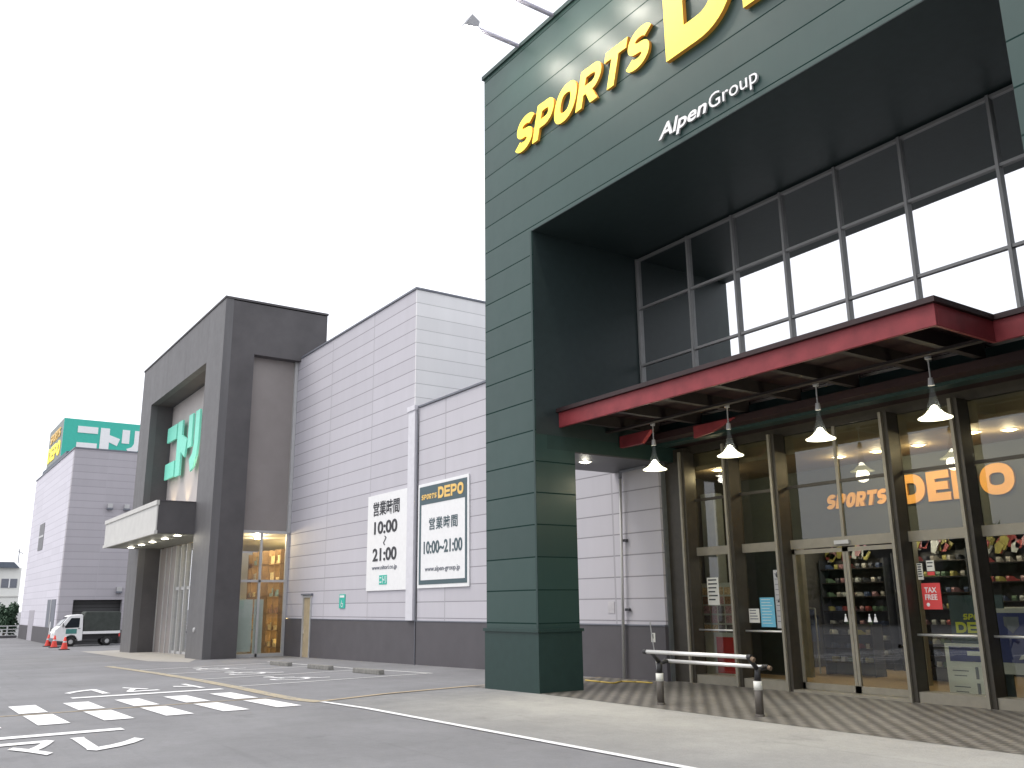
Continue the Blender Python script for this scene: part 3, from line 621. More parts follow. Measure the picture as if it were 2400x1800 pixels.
bx(-8.60, -8.25, 15.183, 15.19, .76, .83).build('printed_lines', M['paper'], t)
for z, s in ((.36, '19'), (.10, '10')):
    text_mb(s, -8.50, -8.22, z + .02, z + .22, 'y', 15.20, 15.19, bold=.02).build('lettering', M['ink_grey'], t)
    MB().box(-8.90, -8.62, 15.195, 15.20, z + .14, z + .155).box(-8.88, -8.66, 15.195, 15.20, z + .06, z + .075).build('printed_lines', M['ink_grey'], t)
t = root('framed_poster', (-7.6, 15.1, .03), 'tall navy poster in a pale frame with a shield crest behind the right glass', 'poster')
bx(-8.10, -7.05, 15.1, 15.14, .50, 1.53).build('frame', M['offwhite'], t)
bx(-8.02, -7.13, 15.09, 15.10, .68, 1.46).build('print', M['navy'], t)
MB().prism([(-7.86, 1.40), (-7.62, 1.40), (-7.62, 1.26), (-7.74, 1.14), (-7.86, 1.26)], 'y', 15.08, 15.09).build('shield_crest', M['ink_grey'], t)
MB().prism([(-7.65, .80), (-7.35, .90), (-7.40, .78), (-7.70, .73)], 'y', 15.08, 15.09).build('white_mark', M['paper'], t)
for x in (-8.08, -7.12): bx(x, x + .06, 15.1, 15.14, .03, .50).build('leg', M['paper'], t)
t = notice(-10.72 + .1, -10.42 + .1, 1.28, 1.42, M['white'], 'small white figure marks on the sliding door glass', name='door_sticker', cat='sticker') if False else None
tg = root('door_sticker', (-10.35, YG - .035, 1.3), 'small white figure stickers on both sliding door stiles', 'sticker')
mb = MB()
for x in (-10.62, -10.50, -10.12, -10.0):
    mb.prism([(x - .04, 1.30), (x + .04, 1.30), (x + .015, 1.40), (x - .015, 1.40)], 'y', YG - .018, YG - .013); mb.box(x - .012, x + .012, YG - .018, YG - .013, 1.41, 1.44)
mb.build('printed_marks', M['white'], tg)

# ------------------------------------------------------------------ leaning rail in front of the glass
t = root('leaning_rail', (-10.7, 11.08, .0), 'double steel leaning rail on two brown bollard posts in front of the glass', 'rail')
for x in (-11.76, -9.62):
    q = MB().tube((x, 11.08, .0), (x, 11.08, .52), .062, n=20).build('post', M['bollard'], t, smooth=True)
    MB().tube((x, 11.08, .385), (x, 11.08, .515), .065, n=20).build('white_band', M['paper'], q, smooth=True)
    MB().lathe([(.075, 0), (.075, .02), (.063, .03)], (x, 11.08, .008), 20).build('foot_collar', M['bollard'], q)
    MB().tube((x, 11.08, .52), (x, 11.10, .70), .05, .042).tube((x, 11.10, .68), (x, 11.28, .70), .032).tube((x, 11.10, .68), (x, 10.92, .85), .036, .03).build('bracket', M['black'], q, smooth=True)
MB().tube((-11.86, 10.9, .870), (-9.62, 10.9, .870), .033, n=16).build('upper_tube', M['steel'], t, smooth=True)
MB().tube((-11.80, 11.3, .705), (-9.68, 11.3, .705), .030, n=16).build('lower_tube', M['steel'], t, smooth=True)
ends = MB()
for x0, x1, y, z in ((-11.93, -11.86, 10.9, .87), (-9.62, -9.55, 10.9, .87), (-11.86, -11.80, 11.3, .705), (-9.68, -9.58, 11.3, .705)): ends.tube((x0, y, z), (x1, y, z), .04, n=14)
ends.build('end_cap', M['black'], t)
MB().tube((-9.55, 10.9, .85), (-9.50, 10.9, .83), .036, n=12).tube((-9.58, 11.3, .70), (-9.53, 11.3, .69), .034, n=12).build('end_cap', plain('worn_end_cap', (.16, .11, .07), .7), t)

# items along the grey wall by the pillar
o = MB(); pts = [(-16.54, 13.3), (-15.9, 13.22), (-15.4, 13.15), (-15.65, 13.6), (-15.3, 13.72), (-14.8, 13.72)]
for a_, b_ in zip(pts, pts[1:]): o.tube((a_[0], a_[1], gz(a_[0]) + .025), (b_[0], b_[1], gz(b_[0]) + .025), .016)
tag(o.build('hose', plain('yellow_hose', (.62, .45, .10), .6), smooth=True), 'thin yellow hose lying on the tiles at the foot of the grey wall', 'hose')
t = root('drain_pipe', (-16.25, 14.3, 0), 'thin grey drain pipe running down the grey wall behind the green pillar', 'pipe')
MB().tube((-16.22, 14.30, 4.62), (-16.36, 14.30, -.03), .035).build('pipe', M['trimgrey'], t, smooth=True)
MB().tube((-16.22, 14.30, 4.62), (-16.1, 14.2, 4.76), .04).tube((-16.1, 14.2, 4.76), (-15.2, 14.2, 4.78), .035).build('elbow', M['ink_grey'], t, smooth=True)
MB().box(-16.26, -16.12, 14.32, 14.38, 3.1, 3.16).box(-16.26, -16.12, 14.32, 14.38, 1.5, 1.56).build('clip', M['ink'], t)
tag(MB().tube((-14.45, 13.6, 0), (-14.55, 13.5, 1.3), .012).build('thin_pole', M['trimgrey']), 'thin upright metal pole leaning beside the corner column', 'pole')
t = root('small_sign', (-15.4, 14.38, .8), 'small cream warning plate on the charcoal plinth', 'sign')
bx(-15.46, -15.33, 14.365, 14.38, .82, 1.02).build('plate', M['paper'], t); bx(-15.405, -15.385, 14.36, 14.365, .90, 1.00).build('printed_mark', M['ink'], t)

# ------------------------------------------------------------------ near lilac-grey wall of the sports store and the tall neighbour
YB = 14.4
nw = root('grey_store_wing', (-20, 16, 0), 'low lilac grey panelled wing between green pillar and white gutter', 'building')
MB().box(-26.62, -15.4, YB, 26, 1.2, 8.33).box(-15.4, -15.0, YB, YB + .35, 1.2, 8.33).build('wall', M['grey_near'], nw)
MB().box(-26.62, -15.4, YB - .03, 26, -.6, 1.17).box(-15.4, -15.0, YB - .03, YB + .35, -.6, 1.17).build('plinth', M['plinth'], nw)
bx(-26.62, -15.0, YB - .045, YB + .3, 1.17, 1.20).build('plinth_cap', M['ink_grey'], nw)
bx(-26.66, -15.4, YB - .05, 26, 8.33, 8.39).build('parapet_coping', M['ink_grey'], nw)
tw = root('furniture_store', (-33, 18, 0), 'tall lilac grey panelled furniture store block beside the dark portal', 'shop building')
mb = MB().box(-38.75, -26.98, YB, 40, 1.2, 12.78); mb.build('front_wall', M['grey_tall'], tw)
bx(-26.98, -26.94, YB, 40, 1.2, 12.78).build('side_wall', M['grey_side_lit'], tw)
MB().box(-35.6, -26.70, YB - .03, 26, -.6, 1.17).box(-38.7, -36.5, YB - .03, 26, -.6, 1.17).build('plinth', M['plinth'], tw)
MB().box(-35.6, -26.70, YB - .045, YB + .3, 1.17, 1.20).box(-38.0, -36.5, YB - .045, YB + .3, 1.17, 1.20).build('plinth_cap', M['ink_grey'], tw)
bx(-38.0, -26.90, YB - .05, 40, 12.78, 12.85).build('parapet_coping', M['ink_grey'], tw)
MB().box(-27.16, -26.68, YB - .14, YB - .001, 1.2, 8.25).box(-27.2, -26.64, YB - .18, YB, 8.25, 8.42).build('gutter_box', plain('pale_gutter_paint', (.64, .63, .67), .5, var=.05), tw)
MB().tube((-26.64, YB - .05, -.2), (-26.64, YB - .05, 8.3), .014).build('downspout', M['ink_grey'], tw)
d = MB().box(-36.5, -36.42, YB - .06, YB + .1, gz(-36) - .02, 2.12).box(-35.68, -35.6, YB - .06, YB + .1, gz(-36) - .02, 2.12).box(-36.42, -35.68, YB - .06, YB + .1, 2.04, 2.12).build('side_door', M['trimgrey'], tw)
bx(-36.42, -35.68, YB - .012, YB - .002, gz(-36), 2.04).build('door_leaf', plain('tan_door', (.42, .34, .22), .5), d)
bx(-36.62, -35.5, YB - .10, YB, 2.13, 2.2).build('door_hood', M['ink_grey'], d)
bx(-36.36, -36.33, YB - .05, YB - .02, .6, .75).build('door_handle', M['steel'], d)

# wall banners
def banner(name, x0, x1, z0, z1, label):
    t = root(name, ((x0 + x1) / 2, YB - .05, z0), label, 'banner', 'opening hours banners on the grey wall'); return t
t = banner('hours_banner', -30.42, -27.30, 2.2, 5.62, 'plain white opening hours banner left of the white gutter')
bx(-30.42, -27.30, YB - .05, YB - .002, 2.2, 5.62).build('sheet', M['white'], t)
Yb = YB - .05
def zr(k): return 5.62 - 3.42 * k
text_mb('営業時間', -29.95, -27.88, zr(.225), zr(.075), 'y', Yb, Yb - .012, bold=.014).build('lettering', M['ink'], t)
text_mb('10:00', -29.85, -28.02, zr(.42), zr(.285), 'y', Yb, Yb - .012, bold=.025).build('lettering', M['ink'], t)
text_mb('21:00', -29.92, -28.04, zr(.70), zr(.565), 'y', Yb, Yb - .012, bold=.025).build('lettering', M['ink'], t)
sp = [(-28.98, zr(.445)), (-28.88, zr(.465)), (-28.96, zr(.49)), (-29.06, zr(.515)), (-28.98, zr(.54))]
mb = MB()
for p, q in zip(sp, sp[1:]): mb.prism([(p[0] - .035, p[1]), (p[0] + .035, p[1]), (q[0] + .035, q[1]), (q[0] - .035, q[1])], 'y', Yb - .012, Yb)
mb.build('wave_dash', M['ink'], t)
text_mb('www.nitori.co.jp', -29.96, -28.0, zr(.80), zr(.745), 'y', Yb, Yb - .012, bold=.006).build('lettering', M['ink_grey'], t)
lg = bx(-29.34, -28.74, Yb - .012, Yb, zr(.94), zr(.845)).build('logo', M['nit_green'], t)
text_mb('ニトリ', -29.30, -28.78, zr(.93), zr(.855), 'y', Yb - .012, Yb - .018, bold=.02).build('lettering', M['white'], lg)
t = banner('hours_banner', -26.52, -23.28, 2.22, 5.62, 'framed opening hours banner with a dark header and gold lettering')
bx(-26.52, -23.28, YB - .05, YB - .002, 2.22, 5.62).build('sheet', M['white'], t)
MB().box(-26.42, -23.38, Yb - .008, Yb, 4.92, 5.52).box(-26.42, -26.30, Yb - .008, Yb, 2.33, 4.92).box(-23.50, -23.38, Yb - .008, Yb, 2.33, 4.92).box(-26.30, -23.50, Yb - .008, Yb, 2.33, 2.47).build('border', M['signteal'], t)
letters('SPORTS', -26.28, -25.24, 5.08, 5.25, t, [M['gold'], M['gold']], Yb - .018, Yb - .008, 0.24, 0.2, gap=0.03)
letters('DEPO', -25.16, -23.58, 5.04, 5.41, t, [M['gold'], M['gold']], Yb - .018, Yb - .008, 0.25, 0, gap=0.04)
text_mb('営業時間', -25.75, -23.95, 4.06, 4.45, 'y', Yb, Yb - .012, bold=.010, spacing=1.15).build('lettering', M['signteal'], t)
text_mb('10:00~21:00', -26.10, -23.66, 3.30, 3.71, 'y', Yb, Yb - .012, bold=.02).build('lettering', M['signteal'], t)
text_mb('www.alpen-group.jp', -26.0, -23.8, 2.70, 2.90, 'y', Yb, Yb - .012).build('lettering', M['ink_grey'], t)
t = root('parking_sign', (-32.5, YB, 1.6), 'small green wheelchair parking sign with a white top strip on the wall', 'sign')
bx(-32.82, -32.30, YB - .03, YB, 1.6, 2.12).build('plate', M['nit_green'], t)
MB().box(-32.76, -32.36, YB - .036, YB - .03, 2.0, 2.08).build('white_strip', M['white'], t)
mb = MB(); rg = arc(-32.55, 1.74, .10, R(120), R(400), 12); r2 = arc(-32.55, 1.74, .07, R(400), R(120), 12)
for i in range(12): mb.add([(q[0], YB - .036, q[1]) for q in (rg[i], rg[i + 1], r2[11 - i], r2[12 - i])], [(0, 1, 2, 3)])
mb.box(-32.60, -32.575, YB - .036, YB - .033, 1.76, 1.90).box(-32.60, -32.49, YB - .036, YB - .033, 1.76, 1.785); mb.build('wheelchair_mark', M['white'], t)
o = bx(-16.95, -16.72, YB - .012, YB, 1.45, 1.72); tag(o.build('hatch_plate', plain('panel_hatch', (.52, .50, .52), .6)), 'flat square access plate on the grey wall right of the pillar', 'plate')

# ------------------------------------------------------------------ dark entrance portal of the furniture store
PX0, PX1, PY = -53.7, -38.1, 10.8
IX0, IX1, PT, PO = -51.25, -40.62, 15.1, 12.68
pt = root('entrance_portal', (-46, 12, -.4), 'massive charcoal entrance portal with side and front openings', 'portal')
MB().prism([(PX0, -1), (IX0, -1), (IX0, PO), (IX1, PO), (IX1, -1), (PX1, -1), (PX1, PT), (PX0, PT)], 'y', PY, PY + .35).build('front_frame', M['portal_front'], pt)
MB().box(IX1, PX1, PY + .35, 12.2, -1, PO).box(PX0, IX0, PY + .35, 15.0, -1, PT - .05).box(IX0, PX1, PY + .35, 15.6, PO, PT - .05).build('side_frame', M['charcoal'], pt)
MB().box(PX0 - .04, PX1 + .04, PY - .04, 15.64, PT, PT + .09).build('parapet_coping', M['charcoal'], pt)
bx(PX1 + .001, PX1 + .012, 12.0, 12.05, 0, 0.001).build('trim', M['charcoal'], pt)
bx(PX1 - .55, PX1 - .45, 12.2, 14.39, 4.86, PO).build('side_recess_panel', M['brown_panel'], pt)
MB().box(PX1 - .45, PX1 - .38, 12.2, 14.39, 4.80, 4.92).box(PX1 - .45, PX1 - .3, 14.25, 14.39, 4.86, PO).build('panel_trim', M['trimgrey'], pt)
bx(IX0, PX1 - .55, 12.0, 12.1, 4.86, PO).build('front_recess_wall', M['pinkish'], pt)
# side storefront glass
gb = gz(-38.5)
fr = MB().box(PX1 - .50, PX1 - .40, 12.2, 12.26, gb, 4.8).box(PX1 - .50, PX1 - .40, 13.10, 13.20, gb, 4.8).box(PX1 - .50, PX1 - .40, 14.25, 14.39, gb, 4.8).box(PX1 - .50, PX1 - .40, 12.26, 14.25, 2.72, 2.82).box(PX1 - .50, PX1 - .40, 12.26, 14.25, gb - .1, gb + .14).build('side_window', M['trimgrey'], pt)
bx(PX1 - .46, PX1 - .45, 12.26, 14.25, gb + .14, 4.8).build('glass_pane', M['glass_clear'], fr)
bx(PX1 - .53, PX1 - .51, 12.2, 12.95, gb + .22, 2.0).build('frosted_film', M['frost'], fr)
bx(PX1 - .56, PX1 - .54, 13.02, 13.42, gb + .14, 2.0).build('frosted_film', M['frost'], fr)
# front storefront
gf = gz(-46); fr = MB()
for x in (IX0 + .02, -49.9, -48.9, -47.9, -46.9, -45.9, -44.6, -43.3, -42.0, IX1 - .08): fr.box(x, x + .09, 11.92, 12.08, gf - .2, 4.78)
fr.box(IX0, IX1, 12.0, 12.08, 2.55, 2.70).box(IX0, IX1, 12.0, 12.08, gf - .2, gf + .12)
fr = fr.build('front_window', M['trimgrey'], pt)
bx(-47.9, IX1, 12.035, 12.045, gf, 4.78).build('glass_pane', M['glass_refl'], fr)
bx(IX0, -47.9, 11.96, 11.99, gf - .1, 4.78).build('brown_screen', M['brown_panel'], pt)
# interior
ir = MB().box(-52, PX1 - .6, 12.3, 24, gf - .15, gf - .05).build('shop_floor', M['wood'], pt)
bx(-52, PX1 - .6, 12.1, 24, 4.82, 4.9).build('shop_ceiling', M['offwhite'], pt)
MB().box(-53.2, -53.1, 12.3, 24, -1, 4.8).box(-53.2, -38.3, 24, 24.1, -1, 4.8).box(-38.3, -38.2, 15.0, 24, -1, 4.8).build('shop_wall', M['offwhite'], pt)
# canopy with soffit lights
cp = root('entrance_canopy', (-46, 9.9, 4.8), 'boxy canopy with cream front panel and dark side over the portal entrance', 'canopy')
MB().box(-51.9, IX1, 9.22, 11.95, 4.84, 6.22).build('box_body', M['charcoal'], cp)
bx(-51.9, IX1 - .0, 9.17, 9.22, 4.95, 6.05).build('front_panel', M['offwhite'], cp)
MB().box(-51.95, IX1 + .03, 9.12, 9.25, 6.05, 6.25).box(-51.95, IX1 + .03, 9.12, 9.25, 4.80, 4.95).build('panel_rail', M['offwhite'], cp)
bx(-51.9, IX1 + .03, 9.25, 11.95, 6.22, 6.26).build('canopy_flashing', M['plinth'], cp)
bx(-51.85, IX1 - .05, 9.27, 11.95, 4.81, 4.84).build('soffit', plain('olive_grey_soffit', (.20, .20, .17), .6), cp)
nm = ('at the far left end', 'second from the far end', 'in the middle of the five', 'second from the dark column', 'next to the dark column')
for x, lb in zip((-50.5, -48.1, -45.8, -43.4, -41.2), nm):
    downlight(x, 10.25, 4.80, 'round downlight in the cream canopy soffit, ' + lb, 'downlights under the cream canopy', 9, .17, 'lamp', (1, .95, .8))
# shop interior lights and shelving of the furniture store
il = [(-39.6, 13.3), (-41.5, 14.0), (-40.8, 15.8), (-43, 16.5), (-41.8, 18.2)]
for i, (x, y) in enumerate(il):
    downlight(x, y, 4.80, 'warm ceiling light inside the furniture store, ' + ('nearest the side window', 'second from the side window', 'third from the side window', 'fourth from the side window', 'deepest inside')[i], 'warm ceiling lights inside the furniture store', 130, .18)
def showcase(x, y, w_, label, lit, z0=.0):
    g0 = gf - .05; t = root('display_shelf', (x, y, g0), label, 'shelf', 'lit display shelves inside the furniture store')
    bx(x, x + w_, y, y + .05, g0, 4.3).build('back_board', M['warm_panel'] if lit else plain('tan_board', (.45, .32, .18), .6), t)
    for sx in (x, x + w_ / 2, x + w_ - .05): bx(sx, sx + .05, y - .4, y, g0, 4.3).build('upright', plain('brown_upright', (.20, .13, .07), .6), t)
    for k in range(6):
        z = g0 + .4 + k * .75; bx(x, x + w_, y - .4, y, z, z + .04).build('shelf_board', plain('brown_board', (.30, .19, .10), .6), t)
        mb = MB()
        for j in range(5):
            xx = x + .1 + j * w_ / 5.3; hh = random.uniform(.12, .4); mb.box(xx, xx + .22, y - .32, y - .1, z + .04, z + .04 + hh)
        mb.build('stacked_goods', plain('goods', random.choice(((.5, .45, .38), (.35, .2, .12), (.25, .35, .38), (.6, .5, .3))), .6, var=.4, scale=9), t)
showcase(-42.2, 15.2, 1.6, 'lit display shelf left behind the side window', True)
showcase(-40.3, 16.4, 1.7, 'lit display shelf right behind the side window', True)
showcase(-46.4, 15.6, 2.2, 'lit display shelf at the far left behind the side window', True)
showcase(-44.0, 15.0, 1.5, 'lit display shelf seen just right of the dark column', True)
showcase(-44.6, 18.5, 1.8, 'tan display shelf deep behind the side window', False)

# katakana logo, drawn as plain strokes
def kata(mb, T, d):
    """T maps logo (u right 0..5, v up 0..2) and depth to world; strokes as prisms"""
    polys = [[(0, 1.42), (1.52, 1.42), (1.52, 1.96), (0, 1.96)], [(0, .05), (1.52, .05), (1.52, .62), (0, .62)],
             [(1.72, 0), (2.42, 0), (2.42, 1.96), (1.72, 1.96)], [(2.42, 1.42), (3.25, 1.15), (3.05, .55), (2.42, .82)],
             [(3.40, .82), (3.98, .82), (3.98, 1.96), (3.40, 1.96)],
             [(4.37, 1.96), (4.95, 1.96), (4.95, .85), (4.82, .40), (4.45, .05), (4.05, -.05), (3.80, .38), (4.20, .55), (4.37, .85)]]
    for P in polys:
        n = len(P); vs = [T(u, v, 0) for u, v in P] + [T(u, v, d) for u, v in P]
        mb.add(vs, [tuple(range(n)), tuple(range(2 * n - 1, n - 1, -1))] + [(i, (i + 1) % n, (i + 1) % n + n, i + n) for i in range(n)])
    return mb
ns = root('katakana_sign', (-47, 11.9, 8.4), 'three raised turquoise katakana letters on the pale portal wall', 'sign')
kata(MB(), lambda u, v, d: (-50.9 + u * 1.28, 11.82 - d, 8.4 + v * 1.5), .10).build('lettering', M['nit_letter'], ns)
for x in (-49.6, -46.8, -44.2, -42.2):
    t = root('wall_washer', (x, 11.3, 6.26), 'small wall washer lamp on top of the cream canopy, ' + {-49.6: 'leftmost', -46.8: 'second from left', -44.2: 'third from left', -42.2: 'rightmost'}[x], 'flood light', 'wall washers on the canopy roof')
    bx(x - .12, x + .12, 11.2, 11.4, 6.26, 6.36).build('lamp_body', M['ink_grey'], t); bx(x - .1, x + .1, 11.24, 11.39, 6.36, 6.37).build('lamp_lens', M['lamp'], t)
    point(t, (x, 11.42, 6.5), 60 if x < -45 else 170, (1, .80, .5), .08, ((0, .28, 1), R(80)))
o = MB().lathe([(.10, 0), (.09, -.05), (0, -.06)], (-39.45, PY, .78), 14, 'y'); tag(o.build('call_button', M['trimgrey']), 'small pale round plate on the dark portal column', 'plate')

# ------------------------------------------------------------------ far loading block, billboard
FX, FY, FZ = -68.0, 9.55, 12.62
fb = root('loading_block', (-72, 14, -.7), 'far lilac grey warehouse block with a dark loading bay opening', 'building')
MB().prism([(FY, .25), (FY, FZ), (40, FZ), (40, .25), (13.55, .25), (13.55, 2.28), (10.43, 2.28), (10.43, .25)], 'x', FX - .5, FX).build('side_wall', M['grey_far_shade'], fb)
m_ff = siding('lilac_panels_far_front', (.62, .60, .66), .5, .5, vaxis=0, v0=-70, vp=4, rough=.7, joint=.9, jw=.05)
bx(-88, FX - .5, FY, FY + .4, .45, FZ).build('front_wall', m_ff, fb)
MB().box(-79.6, FX - .5, FY - .04, FY + .4, -1.2, .45).box(-88, -82.6, FY - .04, FY + .4, -1.2, .45).build('front_plinth', M['plinth'], fb)
MB().box(FX - .5, FX + .03, FY, 10.43, -1.2, .25).box(FX - .5, FX + .03, 13.55, 40, -1.2, .25).build('side_plinth', M['charcoal'], fb)
MB().box(-88.05, FX + .05, FY - .05, 40, FZ, FZ + .1).build('parapet_coping', M['ink_grey'], fb)
MB().box(FX - 3.5, FX - 3.4, 9.95, 14, -1, 3).box(FX - 3.5, FX - .5, 13.9, 14, -1, 3).box(FX - 3.5, FX - .5, 9.95, 10.05, -1, 3).box(FX - 3.5, FX - .5, 9.95, 14, 2.9, 3.0).build('loading_bay', plain('bay_dark', (.06, .062, .062), .8), fb)
bx(FX - .75, FX - .70, 10.0, 13.95, -1, 2.9).build('roller_shutter', siding('dark_shutter', (.085, .085, .088), 0, .25, jw=.03, joint=.5), fb)
q = bx(-73.0, -69.2, FY - .03, FY, .45, 2.35).build('window', M['ink_grey'], fb); bx(-71.2, -71.0, FY - .06, FY - .03, .45, 2.35).build('window_bar', M['trimgrey'], q)
bx(-82.6, -79.6, FY - .02, FY + .4, -1, 1.62).build('door', plain('lilac_door', (.40, .38, .42), .6), fb)
q = bx(-81.9, -79.2, FY - .03, FY, 6.25, 8.35).build('window', plain('grey_louvre', (.17, .17, .18), .6), fb); bx(-81.9, -79.2, FY - .05, FY - .03, 7.25, 7.4).build('window_bar', M['trimgrey'], q)
MB().box(-87.2, -74.3, FY + .3, FY + .6, FZ + .1, FZ + .75).build('roof_rail', M['roof'], fb)
for i, (y, z) in enumerate(((12.14, 8.45), (13.25, 8.45), (13.25, 2.72))):
    t = root('wall_lamp', (FX, y, z), 'small pale box lamp on the shaded warehouse wall, ' + ('left of the upper pair', 'right of the upper pair', 'above the loading bay'), 'wall lamp', 'box lamps on the warehouse wall') if False else root('wall_lamp', (FX, y, z), 'small pale box lamp on the shaded warehouse wall, ' + ('left of the upper pair', 'right of the upper pair', 'above the loading bay')[i], 'wall lamp', 'box lamps on the warehouse wall')
    bx(FX, FX + .25, y - .16, y + .16, z + .12, z + .42).build('housing', M['trimgrey'], t); bx(FX, FX + .3, y - .19, y + .19, z, z + .12).build('lamp_base', M['ink_grey'], t)
bb = root('billboard', (-80, 13, 12.7), 'turquoise rooftop billboard with white katakana letters above the warehouse', 'billboard')
bx(-78.55, -78.4, 10.0, 22, 13.55, 16.7).build('green_board', M['nit_green'], bb)
kata(MB(), lambda u, v, d: (-78.4 + d, 11.04 + u * 1.0, 14.18 + v * 1.0), .05).build('lettering', M['white'], bb)
q = bx(-86.3, -78.56, 10.0, 10.12, 13.4, 16.72).build('dark_board', plain('dark_billboard_face', (.24, .26, .25), .6), bb)
letters('SPORTS', -85.2, -79.6, 15.4, 16.2, q, [M['gold'], M['gold']], 9.94, 9.99, 0.25, 0.2, gap=0.1)
letters('DEPO', -85.6, -79.2, 13.85, 15.1, q, [M['yellow'], M['yellow']], 9.94, 9.99, 0.25, 0, gap=0.15)
for x, y in ((-78.7, 11), (-78.7, 14), (-78.7, 18), (-84, 10.4)): MB().tube((x, y, 12.7), (x, y, 13.6), .1).build('support', M['ink_grey'], bb)

# ------------------------------------------------------------------ small truck
TX = -65.0; tz = gz(-60)
tr = root('small_truck', (TX, 11, tz), 'small white cab truck with a dark green canvas hood by the loading bay', 'truck')
def tp(P): return [(y, z) for y, z in P]
XA, XB = TX - 1.65, TX
cab = [(9.06, -.28), (9.03, .10), (9.10, .42), (9.34, .60), (9.80, 1.22), (9.95, 1.30), (10.58, 1.34), (10.66, 1.28), (10.70, .50), (10.72, -.30), (10.48, -.33), (10.40, -.14), (10.26, .02), (10.05, .06), (9.85, .0), (9.74, -.14), (9.70, -.33)]
MB().prism(cab, 'x', XA, XB).build('cab', M['white'], tr, bevel=.04)
MB().prism([(9.62, .56), (9.98, 1.12), (10.48, 1.12), (10.48, .52), (9.70, .50)], 'x', XB - .01, XB + .012).build('side_window', M['carglass'], tr)
MB().add([(XA + .12, 9.36, .66), (XB - .12, 9.36, .66), (XB - .15, 9.79, 1.18), (XA + .15, 9.79, 1.18), (XA + .12, 9.33, .66), (XB - .12, 9.33, .66), (XB - .15, 9.76, 1.19), (XA + .15, 9.76, 1.19)], [(0, 1, 2, 3), (4, 7, 6, 5), (0, 4, 5, 1), (1, 5, 6, 2), (2, 6, 7, 3), (3, 7, 4, 0)]).build('windscreen', M['carglass'], tr)
bx(XB + .0, XB + .012, 9.72, 10.36, .14, .44).build('door_logo_panel', plain('truck_door_print', (.06, .22, .20), .5), tr)
bx(XB, XB + .02, 10.42, 10.56, .44, .47).build('door_handle', M['black'], tr)
for x in (XA + .25, XB - .25): MB().lathe([(.10, 0), (.08, -.04), (0, -.05)], (x, 9.04, .18), 14, 'y').build('headlight', M['steel'], tr)
bx(XA + .1, XB - .1, 8.99, 9.08, -.32, -.12).build('bumper', M['ink_grey'], tr)
MB().prism([(10.74, .27), (10.76, 1.42), (10.84, 1.52), (12.9, 1.50), (12.98, 1.40), (12.98, .27)], 'x', XA + .03, XB - .03).build('canvas_hood', M['canvas'], tr, bevel=.06)
MB().box(XA, XB, 10.72, 13.0, .10, .27).build('bed_side', M['white'], tr)
MB().box(XA + .2, XB - .2, 10.3, 12.9, -.22, .10).build('chassis', M['black'], tr)
bx(XB - .1, XB, 12.92, 13.0, -.1, .12).build('tail_light', M['redp'], tr)
MB().tube((XB + .02, 9.62, .62), (XB + .14, 9.55, .66), .015).box(XB + .1, XB + .2, 9.48, 9.53, .55, .8).build('wing_mirror', M['black'], tr)
for y in (10.06, 12.23):
    for x in (XA + .18, XB - .02):
        wl = MB().lathe([(.14, -.16), (.28, -.16), (.295, -.12), (.295, -.04), (.28, 0), (.14, 0)], (x, y, tz + .295), 24, 'x').build('wheel', M['rubber'], tr, smooth=True)
        MB().lathe([(.16, 0), (.16, -.03), (.05, -.015), (0, -.01)], (x, y, tz + .295), 16, 'x').build('rim', M['trimgrey'], wl)

# ------------------------------------------------------------------ traffic cones
def cone(x, y, label):
    z = gz(x); t = root('traffic_cone', (x, y, z), label, 'traffic cone', 'orange cones in front of the truck')
    bx(x - .28, x + .28, y - .28, y + .28, z, z + .05).build('base', M['black'], t, bevel=.02)
    MB().lathe([(.20, .05), (.13, .34), (.045, .74), (0, .75)], (x, y, z), 20).build('cone_body', M['orange'], t, smooth=True)
    MB().lathe([(.118, .42), (.098, .50)], (x, y, z), 20).build('reflective_band', M['trimgrey'], t, smooth=True)
    return t
c0 = cone(-60.3, 9.02, 'orange traffic cone nearest the truck wheel, the closest of the three')
c1 = clone(c0, (-64.0, 8.98, gz(-64)), 'orange traffic cone in the middle of the three')
c2 = clone(c0, (-66.6, 8.98, gz(-66.6)), 'orange traffic cone at the left with a white pole rising from it')
pz = gz(-66.6)
q = MB().tube((-60.3, 9.02, gz(-60.3) + .7), (-60.3, 9.02, gz(-60.3) + 1.55), .03).build('cone_pole', M['white'], c0); q.parent = c2

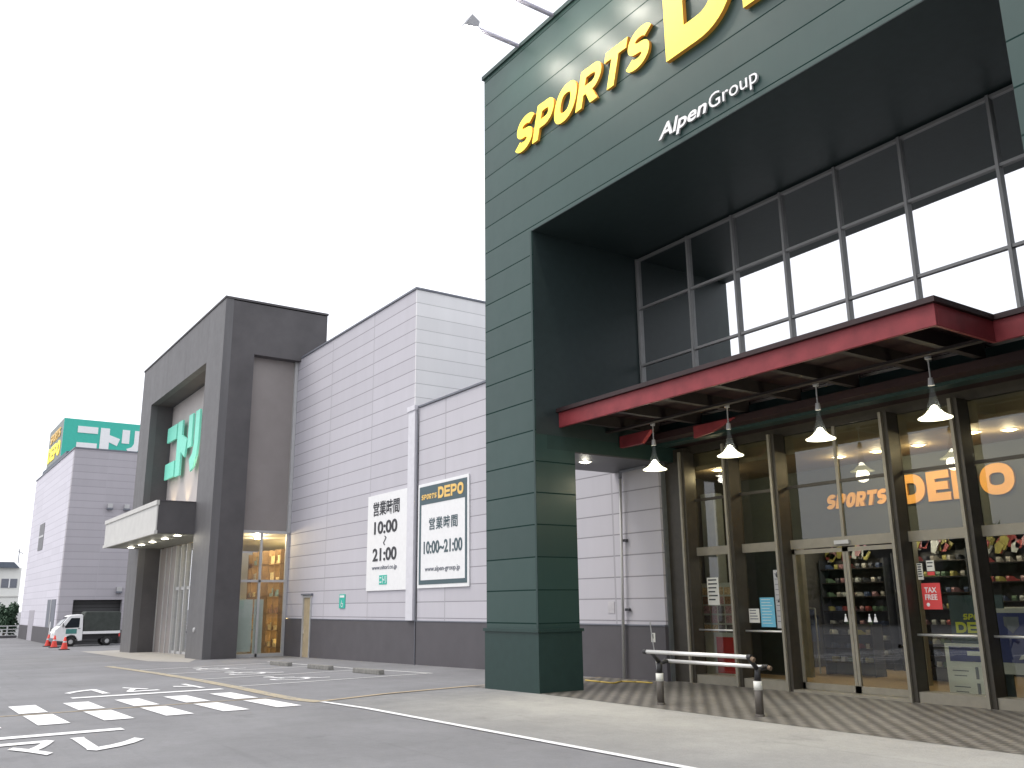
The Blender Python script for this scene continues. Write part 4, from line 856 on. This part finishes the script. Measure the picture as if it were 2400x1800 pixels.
# ------------------------------------------------------------------ fence, hedge, house at the far left
t = root('rail_fence', (-89, 6, -.66), 'low pale metal rail fence in front of the hedge at the far left', 'fence')
mb = MB()
for z in (.33, .05, -.2, -.45): mb.tube((-89, -12, z), (-89, 9.5, z), .035)
mb.build('rail', M['trimgrey'], t)
for k in range(9): MB().tube((-89, 8.75 - k * 2.4, -.9), (-89, 8.75 - k * 2.4, .36), .06).build('fence_post', M['trimgrey'], t)
bx(-88.9, -88.8, -12, 9.5, -.9, -.45).build('kerb_board', M['plinth'], t)
def bush(x, y, z, rx, ry, rz, n, label, mat, name='hedge_bush', cat='bush', group='bushes behind the rail fence', s=.16, stem=True):
    t = root(name, (x, y, z), label, cat, group); mb = MB()
    blobs = [(random.uniform(-.6, .6) * rx, random.uniform(-.6, .6) * ry, random.uniform(.25, .85) * rz, random.uniform(.3, .5)) for _ in range(14)]
    for i in range(n):
        b_ = random.choice(blobs); v = Vector((random.gauss(0, 1), random.gauss(0, 1), random.gauss(0, 1))).normalized() * (random.random() ** .4) * b_[3]
        c = Vector((x + b_[0] + v.x * rx, y + b_[1] + v.y * ry, z + max(.05, b_[2] + v.z * rz * .6)))
        a_ = Vector((random.gauss(0, 1), random.gauss(0, 1), random.gauss(0, 1))).normalized(); b2 = a_.orthogonal().normalized(); k = random.uniform(.5, 1.2) * s
        mb.add([c - a_ * k, c + b2 * k * .5, c + a_ * k, c - b2 * k * .5], [(0, 1, 2, 3)])
    mb.build('foliage', mat, t)
    if stem: MB().tube((x, y, z - .2), (x, y, z + rz * .7), .12, .05, 8).tube((x, y, z + rz * .2), (x + .3 * rx, y + .3 * ry, z + rz * .6), .06, .03, 6).tube((x, y, z + rz * .2), (x - .3 * rx, y - .3 * ry, z + rz * .6), .06, .03, 6).build('stem', M['bark'], t)
bush(-93, 8.9, -.8, 1.6, 1.1, 3.0, 3200, 'dark green leafy bush nearest the warehouse corner behind the fence', M['leaf'])
bush(-94, 7.4, -.8, 1.6, 1.2, 2.6, 3200, 'leafy bush at the left picture edge behind the fence', M['leaf2'])
bush(-94, 5.4, -.8, 1.6, 1.4, 2.9, 2000, 'leafy bush just outside the left picture edge', M['leaf'])
hs = root('white_house', (-134, 6, -1), 'white two storey building with a dark roof edge at the far left', 'building')
bx(-140, -130, -8, 13.6, -2, 6.8).build('wall', plain('white_render', (.74, .74, .70), .7, var=.05, scale=1), hs)
MB().prism([(-8.5, 6.8), (13.3, 6.8), (12.6, 7.5), (-8.5, 7.5)], 'x', -140.4, -129.4).build('roof', M['roof'], hs)
bx(-130, -129.9, -8, 13.6, 3.2, 3.35).build('ledge', M['offwhite'], hs)
for y0 in (11.5, 6.5, 1.5):
    q = bx(-130, -129.92, y0, y0 + 1.75, 4.35, 5.45).build('window', M['ink_grey'], hs); bx(-129.92, -129.86, y0 + .82, y0 + .95, 4.35, 5.45).build('window_bar', M['white'], q)
MB().tube((-131, 13.2, 7.4), (-131, 13.2, 9.2), .05).tube((-131, 13.0, 9.0), (-131, 13.7, 8.6), .04).build('antenna', M['ink_grey'], hs)

# ------------------------------------------------------------------ unseen building and trees added behind the camera to darken low reflections
t = root('reflection_building', (10, -46, 0), 'unseen low grey building added behind the viewer to darken reflections', 'building')
bx(-70, 60, -58, -46, -1, 6.5).build('wall', plain('far_grey_wall', (.12, .12, .12), .8), t); bx(-71, 61, -58.5, -45.5, 6.5, 7.0).build('roof', M['roof'], t)
for k, x in enumerate((-50, -38, -27, -15, -4, 7, 18)):
    bush(x, -40 + random.uniform(-2, 2), 0, 4.5, 3, 6.5, 700, 'unseen rounded tree added behind the viewer to darken reflections, ' + ordn[k] + ' from the left end of the row', M['leaf2'], 'reflection_tree', 'tree', 'unseen trees added across the car park', .9)
